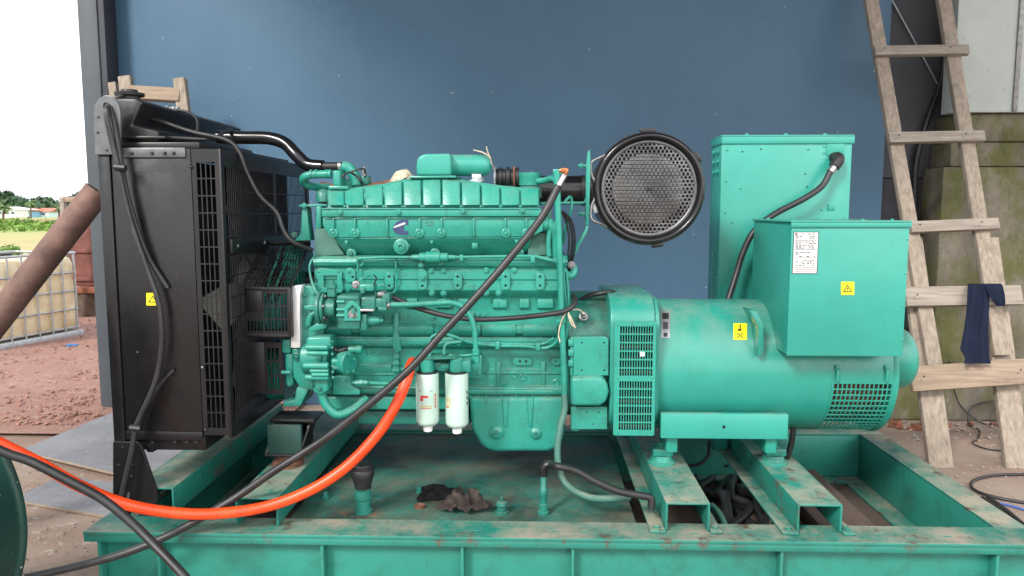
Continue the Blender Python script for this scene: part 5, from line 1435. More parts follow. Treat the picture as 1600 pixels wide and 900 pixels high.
for k, (dx, r_) in enumerate(((0, .004), (5, .005), (9, .004))):
    tube("harness_wire", [(876 + dx * .4, 330, 2.86), (884 + dx, 345, 2.87), (889 + dx, 370, 2.88), (888 + dx, 395, 2.89), (884 + dx * .5, 425, 2.9)], r_, "black_cable", eng, 6)
tube("rear_elbow", [(878, 420, 2.84), (886, 430, 2.85), (893, 430, 2.86), (897, 424, 2.87), (896, 416, 2.88)], .016, "teal", eng, 12)
pbolt(eng, 893, 414, 2.86, 4, "dull_steel")
for k, dx in enumerate((0, 5)): tube("rear_line", [(880 + dx, 425, 2.83), (883 + dx, 460, 2.83), (886 + dx * .5, 490, 2.83), (884, 530, 2.83), (880, 560, 2.83)], .006, "teal", eng, 8)
pbox("hose_clip", 868, 490, 884, 505, 2.785, 2.80, "teal", eng, .004)
tube("tie_cord", [(888, 485, 2.78), (889, 495, 2.77), (893, 506, 2.77), (899, 512, 2.77), (896, 505, 2.77), (890, 492, 2.77)], .003, "plaster_white", eng, 5)
tube("tie_cord", [(886, 486, 2.78), (878, 500, 2.78), (873, 520, 2.79), (875, 535, 2.79)], .003, "plaster_white", eng, 5)
# flywheel housing
fh = lathe("flywheel_housing", (W(886, 560, 2.90).x, 3.10, 1.0), (1, 0, 0), [(0, .24), (.004, .262), (.16, .262), (.18, .255)], "teal_grimy", eng, 48)
pplate("inspection_cover", [(897, 528), (897, 586), (950, 586), (950, 530), (945, 527)], [(909, 536, 2.2), (944, 536, 2.2), (909, 579, 2.2), (944, 579, 2.2)], 2.80, .05, "teal", eng, .002)
pbox("cover_back", 891, 527, 897, 588, 2.81, 2.86, "teal", eng, .005)
for py in (536, 552, 568): pbox("housing_lug", 888, py - 5, 896, py + 5, 2.80, 2.85, "teal", eng, .004)
prism("starter_bulge", [(892, 590), (940, 588), (949, 597), (952, 612), (948, 628), (938, 635), (892, 635)], 2.77, 2.90, "teal", eng, .022, 4)
pplate("lower_cover", [(893, 637), (893, 670), (948, 670), (948, 637)], [(917, 645, 2), (936, 645, 2), (927, 663, 2)], 2.81, .05, "teal", eng, .002)
pbox("housing_foot", 893, 660, 905, 674, 2.82, 2.9, "teal", eng, .004)
q = W(912, 497, 2.86); lathe("fitting", (q.x, 2.88, q.z), (0, -.9, .5), [(0, .018), (.012, .018), (.014, .012), (.03, .012), (.032, .007), (.045, .007)], "dull_steel", eng, 10)
tube("sensor_wire", [(912, 490, 2.83), (905, 484, 2.82), (893, 484, 2.80)], .003, "plaster_white", eng, 5)
# ------------------------------------------------------------------ alternator
AC, AZ = 3.10, W(1150, 567.5, 3.10).z
alt = thing("alternator", (W(1200, 600, 2.9).x, AC, ZT + CH), "turquoise drum shaped alternator with grilled fan housing right of the engine", "alternator")
bx0, bx1 = W(1026, 560, 2.83).x, W(1404, 560, 2.83).x
BR = .272
xg0 = W(1296, 600, 2.85).x
lathe("stator_barrel", (bx0, AC, AZ), (1, 0, 0), [(0, BR), (xg0 - bx0, BR)], "teal_barrel", alt, 96)
# fan housing: round back, flat front with two grilles
hx0, hx1 = W(953, 560, 2.80).x, W(1023, 560, 2.80).x
HYF, HR = 2.795, .305
hz0, hz1 = W(985, 681, HYF).z, W(985, 492, HYF).z
bm = NB()
ht = W(985, 456, 2.99).z
prof = rect(HYF, AC + HR, hz0, ht, .125, 9)
a = [bm.verts.new((hx0, y, z)) for y, z in prof]; b = [bm.verts.new((hx1, y, z)) for y, z in prof]
bm.faces.new(a); bm.faces.new(b[::-1])
for i in range(len(a)): bm.faces.new((a[i], b[i], b[(i + 1) % len(a)], a[(i + 1) % len(a)]))
done(bm, "fan_housing", "teal_barrel", alt, .006, 3)
bm = NB(); prof = rect(HYF + .012, AC + HR - .012, hz0 + .012, ht - .012, .115, 9)
add_poly(bm, [(hx1 + .0005, y, z) for y, z in prof], [(hx1 + .018, y, z) for y, z in prof]); done(bm, "housing_rim", "teal", alt, .004)
# grille plate with real openings and a dark winding recess behind
gx0, gx1 = W(959, 590, HYF - .01).x, W(1023, 590, HYF - .01).x
g0, g1 = W(990, 679, HYF - .01).z, W(990, 502, HYF - .01).z
loops = [rect(gx0, gx1, g0, g1, .006)]
def grid(loops, xa, xb, za, zb, nx, nz, bx_, bz_):
    for i in range(nx):
        for j in range(nz):
            x_ = xa + (xb - xa) * i / nx; z_ = za + (zb - za) * j / nz
            loops.append(rect(x_ + bx_ / 2, x_ + (xb - xa) / nx - bx_ / 2, z_ + bz_ / 2, z_ + (zb - za) / nz - bz_ / 2))
H_ = g1 - g0
wA, wB = gx0 + .019, gx1 - .010
zs = [(g0 + H_ * .042, g0 + H_ * .485), (g0 + H_ * .522, g0 + H_ * .965)]
for za, zb in zs: grid(loops, wA, wB, za, zb, 13, 6, .0019, .0032)
plate("vent_grille", loops, HYF - .022, .006, "teal", alt, .0008)
box("winding_recess", wA - .004, wB + .004, HYF - .0025, HYF - .001, g0 + .015, g1 - .012, "void_black", alt, 0)
for za, zb in zs:
    for j in range(4): z_ = za + (zb - za) * (j + .3) / 4; bm = NB(); add_cyl(bm, (wA, HYF - .006, z_), (wB, HYF - .006, z_), .006, 8); done(bm, "winding", "copper_winding", alt)
for (xa, xb) in ((gx0, wA - .005), (wB + .005, gx1)): box("grille_frame", xa, xb, HYF - .0155, HYF - .001, g0, g1, "teal", alt, .002)
for za, zb in ((g0, g0 + .012), (g1 - .012, g1)): box("grille_frame", wA - .004, wB + .004, HYF - .0155, HYF - .001, za, zb, "teal", alt, .002)
for px in (966, 1019):
    for py in (507, 590, 674): pbolt(alt, px, py, HYF - .022, 1.6, "teal", 'dome')
pbox("cable_tag", 1000, 550, 1007, 557, HYF - .026, HYF - .022, "white_plastic", alt, .001)
# side foot plate and feet on the mounts
pbox("foot_plate", 1033, 646, 1231, 687, 2.80, 2.83, "teal_sheet", alt, .004)
q = W(1131, 667, 2.80); bm = NB(); add_cyl(bm, (q.x, 2.799, q.z), (q.x, 2.81, q.z), S(2.6, 2.8), 12, 0); done(bm, "bolt_hole", "void_black", alt)
zf = W(1100, 687, 2.80).z
for x, y in MOUNTS: x = min(max(x, W(1040, 660, 2.8).x + .04), W(1226, 660, 2.8).x - .03); box("foot", x - .03, x + .015, 2.832, 3.0, ZT + CH + .075, AZ - .2, "teal", alt, .006)
x_a, x_b = W(1033, 660, 2.8).x, W(1231, 660, 2.8).x
# lifting lug, plates
prism("lifting_lug", [(1171, 485), (1183, 487), (1194, 506), (1193, 552), (1190, 556), (1184, 556), (1186, 512)], 2.80, 2.90, "teal_barrel", alt, .003)
def wrap(name, px0, py0, px1, py1, mat, lift=.0015, parent=alt, n=8):
    """a thin plate bent round the barrel between two pixel corners"""
    bm = NB(); g = []
    for k in range(n + 1):
        py = py0 + (py1 - py0) * k / n
        # meet the barrel along the pixel's ray
        o_ = Vector((0, 0, CAMH)); d_ = CAMR @ Vector(((px0 - 800) / FPX, (450 - py) / FPX, -1))
        A_ = d_.y ** 2 + d_.z ** 2; B_ = 2 * (d_.y * (-AC) + d_.z * (CAMH - AZ)); C_ = AC ** 2 + (CAMH - AZ) ** 2 - (BR + lift) ** 2
        t_ = (-B_ - math.sqrt(max(0, B_ * B_ - 4 * A_ * C_))) / (2 * A_)
        P = o_ + d_ * t_
        wdt = S(px1 - px0, P.y)
        g.append((bm.verts.new(P), bm.verts.new((P.x + wdt, P.y, P.z))))
    for p_, q_ in zip(g, g[1:]): bm.faces.new((p_[0], p_[1], q_[1], q_[0]))
    return done(bm, name, mat, parent, angle=60)
wp = wrap("name_plate", 1033, 486, 1047, 528, "label_grey")
wrap("plate_print", 1035, 489, 1045, 498, "print_black", .0025, wp); wrap("plate_print", 1037, 520, 1043, 526, "print_black", .0025, wp); wrap("plate_print", 1036, 503, 1044, 514, "print_grey", .0025, wp)
lp_ = wrap("hook_label", 1146, 505, 1167, 531, "label_yellow")
wrap("hook_stem", 1155.5, 507, 1157.5, 514, "print_black", .0025, lp_); wrap("hook_bend", 1152.5, 514, 1158.5, 517, "print_black", .0025, lp_, 2)
for k in range(5): wrap("hook_cross", 1151 + 2 * k, 520 + 1.6 * k, 1153.2 + 2 * k, 521.6 + 1.6 * k, "print_black", .0025, lp_, 1); wrap("hook_cross", 1159 - 2 * k, 520 + 1.6 * k, 1161.2 - 2 * k, 521.6 + 1.6 * k, "print_black", .0025, lp_, 1)
# slotted air inlet ring at the right end
xg1 = W(1392, 600, 2.85).x
bm = NB()
na, nr = 120, BR
cols = [xg0 + .012 + (xg1 - xg0 - .02) * k / 9 for k in range(10)]
def arcbar(bm, x0, x1, a0, a1, r0, r1, n):
    ring = []
    for k in range(n + 1):
        a_ = a0 + (a1 - a0) * k / n
        ring.append([bm.verts.new((x, AC - r * math.cos(a_), AZ + r * math.sin(a_))) for x, r in ((x0, r0), (x1, r0), (x1, r1), (x0, r1))])
    for p_, q_ in zip(ring, ring[1:]):
        for i in range(4): bm.faces.new((p_[i], p_[(i + 1) % 4], q_[(i + 1) % 4], q_[i]))
    bm.faces.new(ring[0]); bm.faces.new(ring[-1][::-1])
aT, aB = R(-4), R(-84)
for c_ in [xg0 + .008 + (xg1 - xg0 - .012) * k / 13 for k in range(14)]: arcbar(bm, c_ - .0022, c_ + .0022, aT, aB, BR - .004, BR, 20)
for k in range(16): a_ = aT + (aB - aT) * k / 15; arcbar(bm, xg0 + .006, xg1 - .002, a_ - .010, a_ + .010, BR - .004, BR + .0003, 2)
done(bm, "inlet_grille", "teal", alt)
bm = NB()
arcbar(bm, xg0 + .0005, xg1, aT + .0, R(258), BR - .012, BR - .0005, 70)
done(bm, "inlet_band", "teal_barrel", alt)
for xa, xb in ((xg0 + .0005, xg0 + .008), (xg1 - .006, xg1)): bm = NB(); arcbar(bm, xa, xb, aT, aB - .02, BR - .012, BR + .001, 20); done(bm, "inlet_frame", "teal", alt)
lathe("end_winding", (xg0 + .001, AC, AZ), (1, 0, 0), [(0, BR - .05), (xg1 - xg0 - .002, BR - .05)], "copper_winding", alt, 48)
lathe("end_ring", (xg1 + .0005, AC, AZ), (1, 0, 0), [(0, BR), (.006, BR + .004), (.018, BR + .004), (.022, BR - .006), (.03, BR - .02)], "teal", alt, 80)
ez = W(1420, 567, 2.95).z
lathe("bearing_dome", (xg1 + .03, AC - .05, ez), (1, 0, 0), [(0, .125), (.085, .125), (.11, .118), (.125, .10), (.135, .07), (.138, .02)], "teal", alt, 48, angle=60)
for px in (1308, 1385):
    q = W(px, 575, 2.83)
    box("clasp", q.x - .008, q.x + .008, AC - BR - .006, AC - BR - .001, q.z - .010, q.z + .012, "teal", alt, .003)
    box("clasp_lever", q.x - .005, q.x + .005, AC - BR - .011, AC - BR - .0062, q.z - .052, q.z - .006, "teal", alt, .003)
# terminal box with a saddle side, labels and screws
JY = 2.72
j0, j1 = W(1229, 556, JY), W(1417, 345, JY)
jx0, jx1, jz0, jz1 = j0.x, j1.x + .012, j0.z, 1.555
JB = 3.20
bm = NB()
side = [(JY + .02, jz0), (JY + .02, jz1), (JB, jz1), (JB, AZ + .24), (AC, AZ + BR - .004), (AC - .14, AZ + .228), (AC - .22, AZ + .15), (AC - .262, AZ + .06), (AC - .262, jz0)]
side = [(JY + .012, jz0 + .002), (JY + .012, jz1), (JB, jz1), (JB, AZ + .20), (AC - .1, AZ + .20), (AC - .16, AZ + .1), (AC - .2, jz0 + .002)]
a = [bm.verts.new((jx0 + .004, y, z)) for y, z in side]; b = [bm.verts.new((jx1 - .004, y, z)) for y, z in side]
bm.faces.new(a); bm.faces.new(b[::-1])
for i in range(len(a)): bm.faces.new((a[i], b[i], b[(i + 1) % len(a)], a[(i + 1) % len(a)]))
done(bm, "terminal_box", "teal_sheet", alt, .003)
box("box_door", jx0, jx1, JY, JY + .010, jz0, jz1 - .002, "teal_sheet", alt, .003)
box("box_lid", jx0 - .004, jx1 + .004, JY - .006, JB + .004, jz1 + .001, jz1 + .008, "teal_sheet", alt, .002)
box("lid_lip", jx0 - .004, jx1 + .004, JY - .007, JY - .0015, jz1 - .016, jz1 + .0005, "teal_sheet", alt, .001)
for px, py in ((1419, 374), (1416, 427), (1413, 479), (1411, 530)): pbolt(alt, px - 1, py, JY, 1.7, "teal_sheet", 'dome', "screw")
for t in (.12, .37, .62, .87): bolt(alt, (jx0 + (jx1 - jx0) * t, JY + .02, jz1 + .008), .006, "teal_sheet", 'hex', (0, 0, 1), "screw"); bolt(alt, (jx0 + (jx1 - jx0) * t, JB - .04, jz1 + .008), .006, "teal_sheet", 'hex', (0, 0, 1), "screw")
ws = pbox("data_sheet", 1240, 362, 1277, 428, JY - .0012, JY - .0004, "print_black", alt, 0)
pbox("sheet_face", 1241, 363, 1276, 427, JY - .0020, JY - .0013, "label_white", ws, 0)
rnd = random.Random(6)
pplate("sheet_logo", [(1243, 364), (1246, 364), (1246, 365.2), (1244.3, 365.4), (1244.3, 367), (1246, 367.2), (1246, 368), (1243, 368)], [], JY - .0026, .0005, "print_black", ws, 0)
pbox("sheet_logo_tail", 1244.8, 366.2, 1246, 368, JY - .0032, JY - .0027, "print_red", ws, 0)
for i, y in enumerate([365, 369, 371.5, 375.5, 377.5, 380, 382.5, 385, 387, 389.5, 394, 396.5, 400, 402.5, 406, 408.5, 411, 414, 418, 420.5, 423.5]):
    if y in (375.5, 389.5, 402.5, 418, 420.5, 423.5): pbox("sheet_rule", 1242, y, 1275, y + .5, JY - .0025, JY - .0021, "print_grey" if y < 423 else "print_red", ws, 0)
    else:
        x_ = 1243.5 if i else 1247.5
        while x_ < 1272:
            w_ = rnd.uniform(1.5, 4.5)
            if rnd.random() < .62: pbox("sheet_print", x_, y, x_ + w_, y + 1.2, JY - .0025, JY - .0021, "print_grey", ws, 0)
            x_ += w_ + rnd.uniform(1, 3)
def warn(xc, yc, s, Y, parent, bolt_mark=True):
    lb = pplate("warning_label", [(xc - s, yc + s), (xc + s, yc + s), (xc + s, yc - s), (xc - s, yc - s)], [], Y - .001, .0008, "label_yellow", parent, 0)
    t_ = s * .74
    pplate("warning_triangle", [(xc - t_, yc + t_ * .72), (xc + t_, yc + t_ * .72), (xc, yc - t_ * .8)], [[(xc - t_ * .66, yc + t_ * .52), (xc + t_ * .66, yc + t_ * .52), (xc, yc - t_ * .48)]], Y - .0016, .0005, "print_black", lb, 0)
    if bolt_mark: pplate("warning_bolt", [(xc + .1 * s, yc - .22 * s), (xc - .2 * s, yc + .12 * s), (xc - .03 * s, yc + .1 * s), (xc - .12 * s, yc + .4 * s), (xc + .22 * s, yc - .02 * s), (xc + .04 * s, yc)], [], Y - .0016, .0005, "print_black", lb, 0)
warn(1324.5, 450.5, 10.3, JY - .0005, alt)
warn(238.5, 467.5, 9.8, RY - .0012, rad, False)

# ------------------------------------------------------------------ control cabinet behind
KY = 3.34
k0, k1 = W(1128, 214, KY), W(1321, 460, KY)
cab = thing("control_cabinet", ((k0.x + k1.x) / 2, KY + .1, ZT), "tall turquoise control cabinet standing behind the alternator", "cabinet")
kz1 = k0.z
box("cabinet_body", k0.x, k1.x, KY, KY + .19, .98, kz1, "teal_sheet", cab, .006)
box("cabinet_lid", k0.x - .004, k1.x + .006, KY - .006, KY + .195, kz1 + .001, kz1 + .008, "teal_sheet", cab, .002)
box("lid_lip", k0.x - .004, k1.x + .006, KY - .0065, KY - .0015, kz1 - .03, kz1 + .0005, "teal_sheet", cab, .001)
box("side_lip", k0.x - .0045, k0.x - .0005, KY - .0065, KY + .19, kz1 - .03, kz1 + .0005, "teal_sheet", cab, .001)
for x in (k0.x + .05, k0.x + .30): box("cabinet_leg", x - .03, x + .03, KY + .06, KY + .12, ZT + .001, .979, "teal", cab, .004)
for px, py in ((1136, 234), (1134, 283), (1133, 332), (1144, 347), (1263, 233), (1288, 229), (1157, 294), (1284, 328), (1288, 239)): pbolt(cab, px, py, KY, 1.9, "teal_sheet", 'dome', "screw")
for px, py in ((1160, 237), (1189, 233), (1261, 292), (1258, 272)): q = W(px, py, KY); bm = NB(); add_cyl(bm, (q.x, KY - .0008, q.z), (q.x, KY + .004, q.z), S(1.3, KY), 8, 0); done(bm, "screw_hole", "void_black", cab)
for (px, py) in ((1297, 221), (1315, 221), (1297, 240), (1315, 240)): pbolt(cab, px, py, KY - .003, 1.7, "teal_sheet", 'dome', "screw")
pbox("gland_plate", 1292, 219, 1319, 243, KY - .003, KY - .0005, "teal_sheet", cab, .001)
pbox("latch_plate", 1293.5, 319, 1304, 328.5, KY - .004, KY - .0005, "teal", cab, .001)
for t in (.2, .5, .8): bolt(cab, (k0.x + (k1.x - k0.x) * t, KY + .02, kz1 + .008), .008, "teal_sheet", 'hex', (0, 0, 1), "screw")
for j in range(3):
    for k in range(2): bolt(cab, (k0.x - .001, KY + .05 + .07 * k, kz1 - .06 - .045 * j), .010, "teal_sheet", 'hex', (-1, 0, 0))
for j in range(8):
    z_ = 1.40 - .042 * j; bm = NB()
    add_poly(bm, [(k0.x - .001, KY + .05, z_ - .012), (k0.x - .001, KY + .12, z_ - .012), (k0.x - .001, KY + .085, z_ + .014)], [(k0.x - .012, KY + .06, z_ - .012), (k0.x - .012, KY + .11, z_ - .012), (k0.x - .003, KY + .085, z_ + .010)]); done(bm, "louvre", "teal_sheet", cab)
q = W(1309, 250, KY - .04)
bm = NB(); add_tube(bm, [q + Vector((-.002, .04, .012)), q + Vector((.004, .012, .012)), q + Vector((.002, -.006, .0)), q + Vector((-.02, -.014, -.03))], .024, 12, 6); done(bm, "cable_elbow", "black_rubber", cab, angle=60)
bm = NB(); add_tube(bm, [q + Vector((-.02, -.014, -.03)), q + Vector((-.04, -.02, -.052))], .017, 8, 1); done(bm, "gland_nut", "steel", cab)
kp = [q + Vector((-.035, -.018, -.048))] + [W(*p_) for p_ in ((1285, 290, 3.27), (1262, 307, 3.26), (1240, 319, 3.26), (1218, 330, 3.26), (1195, 345, 3.25), (1175, 366, 3.24), (1160, 397, 3.24), (1150, 430, 3.23), (1138, 468, 3.20))]
bm = NB(); add_tube(bm, kp, S(4.8, 3.25), 12, 8); tag(done(bm, "conduit", "black_cable", None, angle=60), "black conduit running from the cabinet's top corner down behind the alternator", "conduit")

# ------------------------------------------------------------------ air cleaner
FY_ = 2.93
ac = W(1015.5, 294.5, FY_)
AR = S(86, FY_)
air = thing("air_cleaner", (ac.x, 3.15, ac.z - AR), "round black air cleaner with perforated metal face above the flywheel housing", "air cleaner")
O = Vector((ac.x, FY_, ac.z))
lathe("canister", O, (0, 1, 0), [(.055, AR * .9), (.055, AR * .97), (.07, AR * .985), (.42, AR * .96), (.45, AR * .9), (.46, AR * .5)], "black_paint", air, 72)
# rolled rim: a ring with an inner slope
lathe("rim_band", O, (0, 1, 0), [(.05, AR * .86), (.020, AR * .875), (.006, AR * .90), (.0, AR * .935), (.004, AR * .975), (.015, AR), (.05, AR), (.06, AR * .99), (.062, AR * .9), (.05, AR * .86)], "black_gloss", air, 72, caps=False, angle=70)
lathe("clamp_band", O, (0, 1, 0), [(.03, AR * 1.003), (.03, AR * 1.022), (.052, AR * 1.022), (.052, AR * 1.003)], "black_paint", air, 72, caps=False)
pr2 = AR * .868
loops = [arc(ac.x, ac.z, pr2, n=72)]
pitch = S(6.55, FY_)
hr = pitch * .35
for i in range(-16, 17):
    for j in range(-18, 19):
        x = (i + (.5 if j % 2 else 0)) * pitch; z = j * pitch * .866
        if math.hypot(x, z) < pr2 - hr * 1.9: loops.append(arc(ac.x + x, ac.z + z, hr, n=8))
me = plate_mesh(loops, .002)
for v in me.vertices:
    r_ = math.hypot(v.co.x - ac.x, v.co.z - ac.z) / pr2
    v.co.y += .022 - .010 * (1 - r_ * r_) + FY_
link_mesh(me, "perforated_face", "perforated_steel", air, smooth=True)
lathe("face_rim", O, (0, 1, 0), [(.021, AR * .80), (.0175, AR * .815), (.0175, AR * .855), (.021, AR * .87)], "perforated_steel", air, 72, caps=False, angle=60)
lathe("filter_element", O, (0, 1, 0), [(.040, .01), (.041, AR * .30), (.043, AR * .5), (.048, AR * .60), (.052, AR * .64)], "element_grey", air, 60, caps=False, angle=60)
lathe("centre_nut", O + Vector((0, .012, 0)), (0, -1, 0), [(0, .009), (.003, .009), (.004, .005)], "black_paint", air, 8)
lathe("inner_floor", O, (0, 1, 0), [(.0535, AR * .88), (.054, .02)], "void_black", air, 60)
for a_, w_ in ((92, .03), (33, .022), (-80, .022), (200, .02)):
    p_ = O + Vector((math.cos(R(a_)) * AR * 1.03, .04, math.sin(R(a_)) * AR * 1.03))
    bm = NB(); add_box(bm, -w_, w_, -.014, .014, -.008, .010)
    bmesh.ops.rotate(bm, verts=bm.verts, matrix=Matrix.Rotation(-R(a_ - 90), 3, 'Y')); bmesh.ops.translate(bm, verts=bm.verts, vec=p_)
    done(bm, "band_clip", "black_paint" if a_ != 200 else "galvanised", air, .003)
dz = W(860, 297.5, 3.16).z
bm = NB(); add_cyl(bm, (W(806, 297, 3.16).x, 3.16, dz), (ac.x - AR * .85, 3.16, dz), S(22.5, 3.16), 40); done(bm, "intake_duct", "black_gloss", air)
lathe("duct_collar", (W(908, 297, 3.16).x, 3.16, dz), (1, 0, 0), [(0, S(23.5, 3.16)), (.05, S(23.5, 3.16))], "black_rubber", air, 32)
# wire straps to the bracket
tube("strap", [(953, 240, 2.97), (940, 245, 2.96), (926, 252, 2.95), (923, 260, 2.95), (925, 275, 2.95), (930, 285, 2.95), (930, 308, 2.95), (925, 320, 2.95), (923, 333, 2.95), (926, 344, 2.95), (940, 350, 2.96), (955, 358, 2.97)], .006, "dull_steel", air, 8, 6)
# bracket strap of the engine carrying it
br = thing("cleaner_bracket", W(893, 420, 2.93), "bent turquoise flat bar bracket holding the air cleaner", "bracket")
prism("upright", [(918, 238), (922, 233), (923, 262), (920, 352), (915, 352), (916, 262)], 2.935, 2.985, "teal", br, .002)
prism("stay", [(915, 353), (920, 353), (918, 362), (896, 402), (890, 418), (886, 416), (889, 402), (914, 358)], 2.935, 2.97, "teal", br, .002)
for py in (259, 334): 
    q = W(912, py, 2.94); bm = NB(); add_cyl(bm, (q.x - .02, 2.95, q.z), (q.x + .03, 2.95, q.z), .006, 8); done(bm, "stud", "teal", br); bolt(br, (q.x - .005, 2.95, q.z), .010, "teal", 'hex', (-1, 0, 0))
tube("tie_rod", [(845, 318, 2.90), (880, 317.5, 2.92), (905, 317, 2.94), (914, 316, 2.95), (916, 310, 2.95)], .006, "teal", br, 8)

# ------------------------------------------------------------------ loose cables and hoses
def cable(name, pts, r, mat, label, cat, n=14, **k):
    bm = NB(); add_tube(bm, [W(*p_) if not isinstance(p_, Vector) else p_ for p_ in pts], r, n, 10, **k); return tag(done(bm, name, mat, None, angle=60), label, cat)
bc = thing("battery_cable", W(640, 575, 2.60), "long black battery cable slanting down across the engine from a brass lug", "cable")
bm = NB(); add_tube(bm, [W(*p_) for p_ in ((873, 290, 2.66), (846, 340, 2.64), (795, 405, 2.60), (742, 466, 2.57), (690, 522, 2.55), (640, 577, 2.53), (575, 633, 2.52), (505, 687, 2.52), (430, 735, 2.50), (372, 775, 2.48), (315, 809, 2.44), (258, 839, 2.40), (190, 866, 2.36), (110, 887, 2.32), (40, 903, 2.28))], S(6.2, 2.56), 14, 10); done(bm, "sheath", "black_cable", bc, angle=60)
bm = NB(); add_tube(bm, [W(873, 290, 2.66), W(883, 272, 2.67)], S(4.6, 2.66), 12, 1); done(bm, "lug_sleeve", "steel", bc)
prism("lug", [(879, 276), (887, 272), (889, 264), (882, 261), (873, 265), (874, 270), (882, 270)], 2.655, 2.672, "copper", bc, .003)
cable("orange_hose", [(-40, 672, 2.15), (0, 693, 2.2), (60, 723, 2.25), (120, 757, 2.3), (190, 786, 2.36), (260, 800, 2.40), (330, 803, 2.43), (410, 793, 2.47), (480, 768, 2.50), (540, 730, 2.53), (590, 678, 2.56), (620, 630, 2.58), (636, 592, 2.61), (641, 574, 2.66), (644, 566, 2.75)], S(9.3, 2.42), "orange_plastic", "bright orange corrugated hose sagging in front of the skid", "hose", 14, rib=.032, ribn=.0075)
cable("black_hose", [(-30, 690, 2.12), (10, 708, 2.15), (50, 722, 2.18), (105, 750, 2.2), (160, 780, 2.22), (205, 816, 2.22), (240, 850, 2.2), (285, 897, 2.16), (310, 930, 2.14)], S(7.4, 2.2), "black_cable", "black hose crossing under the orange hose at lower left", "hose")
cable("starter_cable", [(612, 464, 2.80), (640, 476, 2.80), (665, 485, 2.79), (700, 494, 2.78), (746, 499, 2.78), (800, 497, 2.78), (850, 492, 2.775), (880, 487, 2.775), (895, 478, 2.79), (899, 470, 2.82), (896, 463, 2.86)], S(4.2, 2.8), "black_cable", "thin black cable strung along the engine's flank", "cable")
cable("tank_hose", [HOSE_START, W(870, 728, 2.60), W(900, 736, 2.60), W(930, 752, 2.59), W(965, 767, 2.58), W(1005, 775, 2.57), W(1017, 779, 2.565), W(1018, 795, 2.56)], S(6, 2.58), "black_rubber", "short black rubber hose lying from the tank outlet towards the channel", "hose")
cable("fan_housing_cable", [(905, 470, 3.0), (920, 462, 2.98), (940, 458, 2.96), (955, 456, 2.97), (968, 462, 3.05)], .010, "black_cable", "black cable looping over the flywheel housing", "cable")
cable("lug_cable", [(170, 166, 2.585), (167, 172, 2.56), (168, 190, 2.555), (176, 225, 2.56), (185, 262, 2.56), (193, 300, 2.56), (207, 355, 2.56), (228, 415, 2.56), (247, 470, 2.56), (253, 520, 2.56), (250, 565, 2.56), (240, 605, 2.56), (222, 645, 2.56), (212, 670, 2.56), (206, 705, 2.555), (198, 740, 2.55), (190, 775, 2.545)], S(4.3, 2.56), "black_cable", "grey black cable hanging down the radiator's side panel from the lifting eye", "cable")
cable("lug_cable", [(173, 167, 2.585), (178, 190, 2.575), (184, 220, 2.57), (190, 258, 2.57), (198, 300, 2.575), (212, 350, 2.58), (232, 402, 2.585), (262, 450, 2.59)], S(4.0, 2.57), "black_rubber", "short black cable hanging from the lifting eye and ending mid panel", "cable")
cable("lug_cable", [(214, 664, 2.57), (232, 632, 2.58), (252, 600, 2.585), (272, 578, 2.59)], S(2.8, 2.57), "black_rubber", "thin black cable branching low on the radiator's side panel", "cable")
for (px, py) in ((189, 262), (213, 668)):
    q = W(px, py, 2.555); bm = NB(); add_tube(bm, [q + Vector((-.018, -.006, .002)), q + Vector((.02, -.006, -.002))], .012, 8, 1); tag(done(bm, "cable_tie", "black_rubber"), "black tie round the cables %s the radiator side panel" % ("near the top of" if py < 400 else "near the bottom of"), "cable tie")
cable("bay_hose", [(1113, 790, 2.9), (1126, 805, 2.8), (1136, 830, 2.7), (1140, 850, 2.62)], .012, "teal_grimy", "green hose in the bay between the two alternator channels", "hose")
cable("striped_cable", [(1240, 660, 2.96), (1237, 690, 2.98), (1228, 720, 3.0), (1210, 760, 3.0)], .012, "black_cable", "black cable hanging under the alternator behind its right foot", "cable")
cable("rear_bay_cable", [(1108, 690, 3.62), (1106, 712, 3.62), (1090, 726, 3.6), (1060, 728, 3.6)], .008, "black_cable", "thin black cable hooked along the skid's rear web", "cable")
cable("sleeper_wire", [(1340, 747, 3.5), (1312, 748, 3.5), (1300, 757, 3.45), (1297, 770, 3.4)], .005, "black_cable", "thin wire loop by the sleeper in the right bay", "wire")

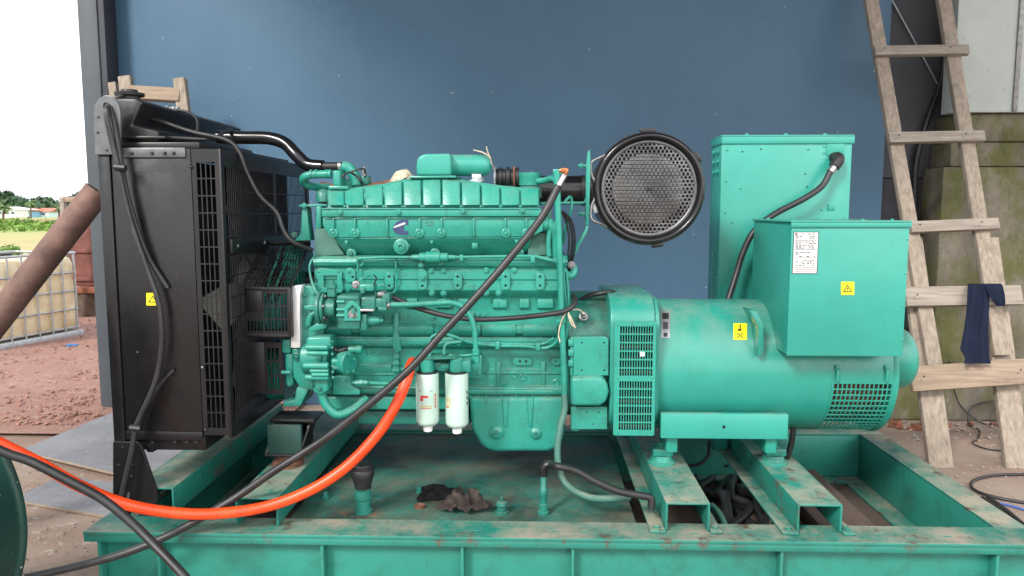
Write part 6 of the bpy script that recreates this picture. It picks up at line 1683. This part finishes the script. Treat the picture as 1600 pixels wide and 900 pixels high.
# ------------------------------------------------------------------ rags on the tank top
def rag(name, px, py, w, d, h, mat, label, seed, flat=False):
    r2 = random.Random(seed); c = G(px, py, TZ)
    bm = NB(); n_ = 22; g = []
    ph = [r2.uniform(0, 6.28) for _ in range(8)]
    for i in range(n_ + 1):
        row = []
        for j in range(n_ + 1):
            u1, v1 = i / n_ * 2 - 1, j / n_ * 2 - 1
            ang = math.atan2(v1, u1); rad_ = max(abs(u1), abs(v1))
            edge = 1 + .16 * math.sin(3 * ang + ph[0]) + .12 * math.sin(5 * ang + ph[1]) + .07 * math.sin(9 * ang + ph[2])
            x = w / 2 * rad_ * math.cos(ang) * edge; y = d / 2 * rad_ * math.sin(ang) * edge
            k = max(0, 1 - rad_ ** 2.2)
            z = h * k * (.55 + .45 * math.sin(7 * u1 + ph[3] + 3 * v1) * math.cos(6 * v1 + ph[4])) + h * .25 * abs(math.sin(13 * u1 * v1 + 9 * u1 + ph[5])) * (1 if not flat else .3) + h * .15 * abs(math.sin(17 * v1 - 8 * u1 + ph[6])) + .002
            row.append(bm.verts.new((c.x + x + r2.uniform(-1, 1) * .003, c.y + y + r2.uniform(-1, 1) * .003, TZ + .003 + z)))
        g.append(row)
    for a_, b_ in zip(g, g[1:]):
        for i in range(n_): bm.faces.new((a_[i], a_[i + 1], b_[i + 1], b_[i]))
    bmesh.ops.solidify(bm, geom=bm.faces[:], thickness=.002)
    o_ = done(bm, name, mat, None, angle=50)
    for v in o_.data.vertices: v.co.z = max(v.co.z, .001)
    return tag(o_, label, "rag")
rag("black_rag", 682, 772, .16, .17, .022, "rag_black", "flat black rag lying on the oily tank top", 4, True)
rag("crumpled_rag", 727, 797, .175, .13, .075, "rag_cloth", "crumpled grey brown rag bunched up on the tank top", 9)

# ------------------------------------------------------------------ steel cable reel at the lower left
rc = W(-226, 840, 2.28); RR = S(292, 2.28); rc.z = RR + .004
reel = thing("cable_reel", (rc.x, 2.28, 0), "dark green steel reel flange at the lower left corner", "reel")
O2 = Vector((rc.x, 2.28, rc.z))
for off in (0, -.42):
    lathe("flange", O2 + Vector((0, off, 0)), (0, 1, 0), [(.004, RR * .2), (.004, RR * .93), (-.006, RR * .96), (-.010, RR * .985), (-.002, RR), (.014, RR), (.018, RR * .985), (.012, RR * .96), (.012, RR * .2)], "dark_green", reel, 96, angle=60)
lathe("barrel", O2 + Vector((0, -.407, 0)), (0, 1, 0), [(0, RR * .4), (.405, RR * .4)], "dark_green", reel, 48)
lathe("hub", O2 + Vector((0, -.445, 0)), (0, 1, 0), [(0, RR * .12), (.01, RR * .14), (.023, RR * .2)], "dark_green", reel, 32)
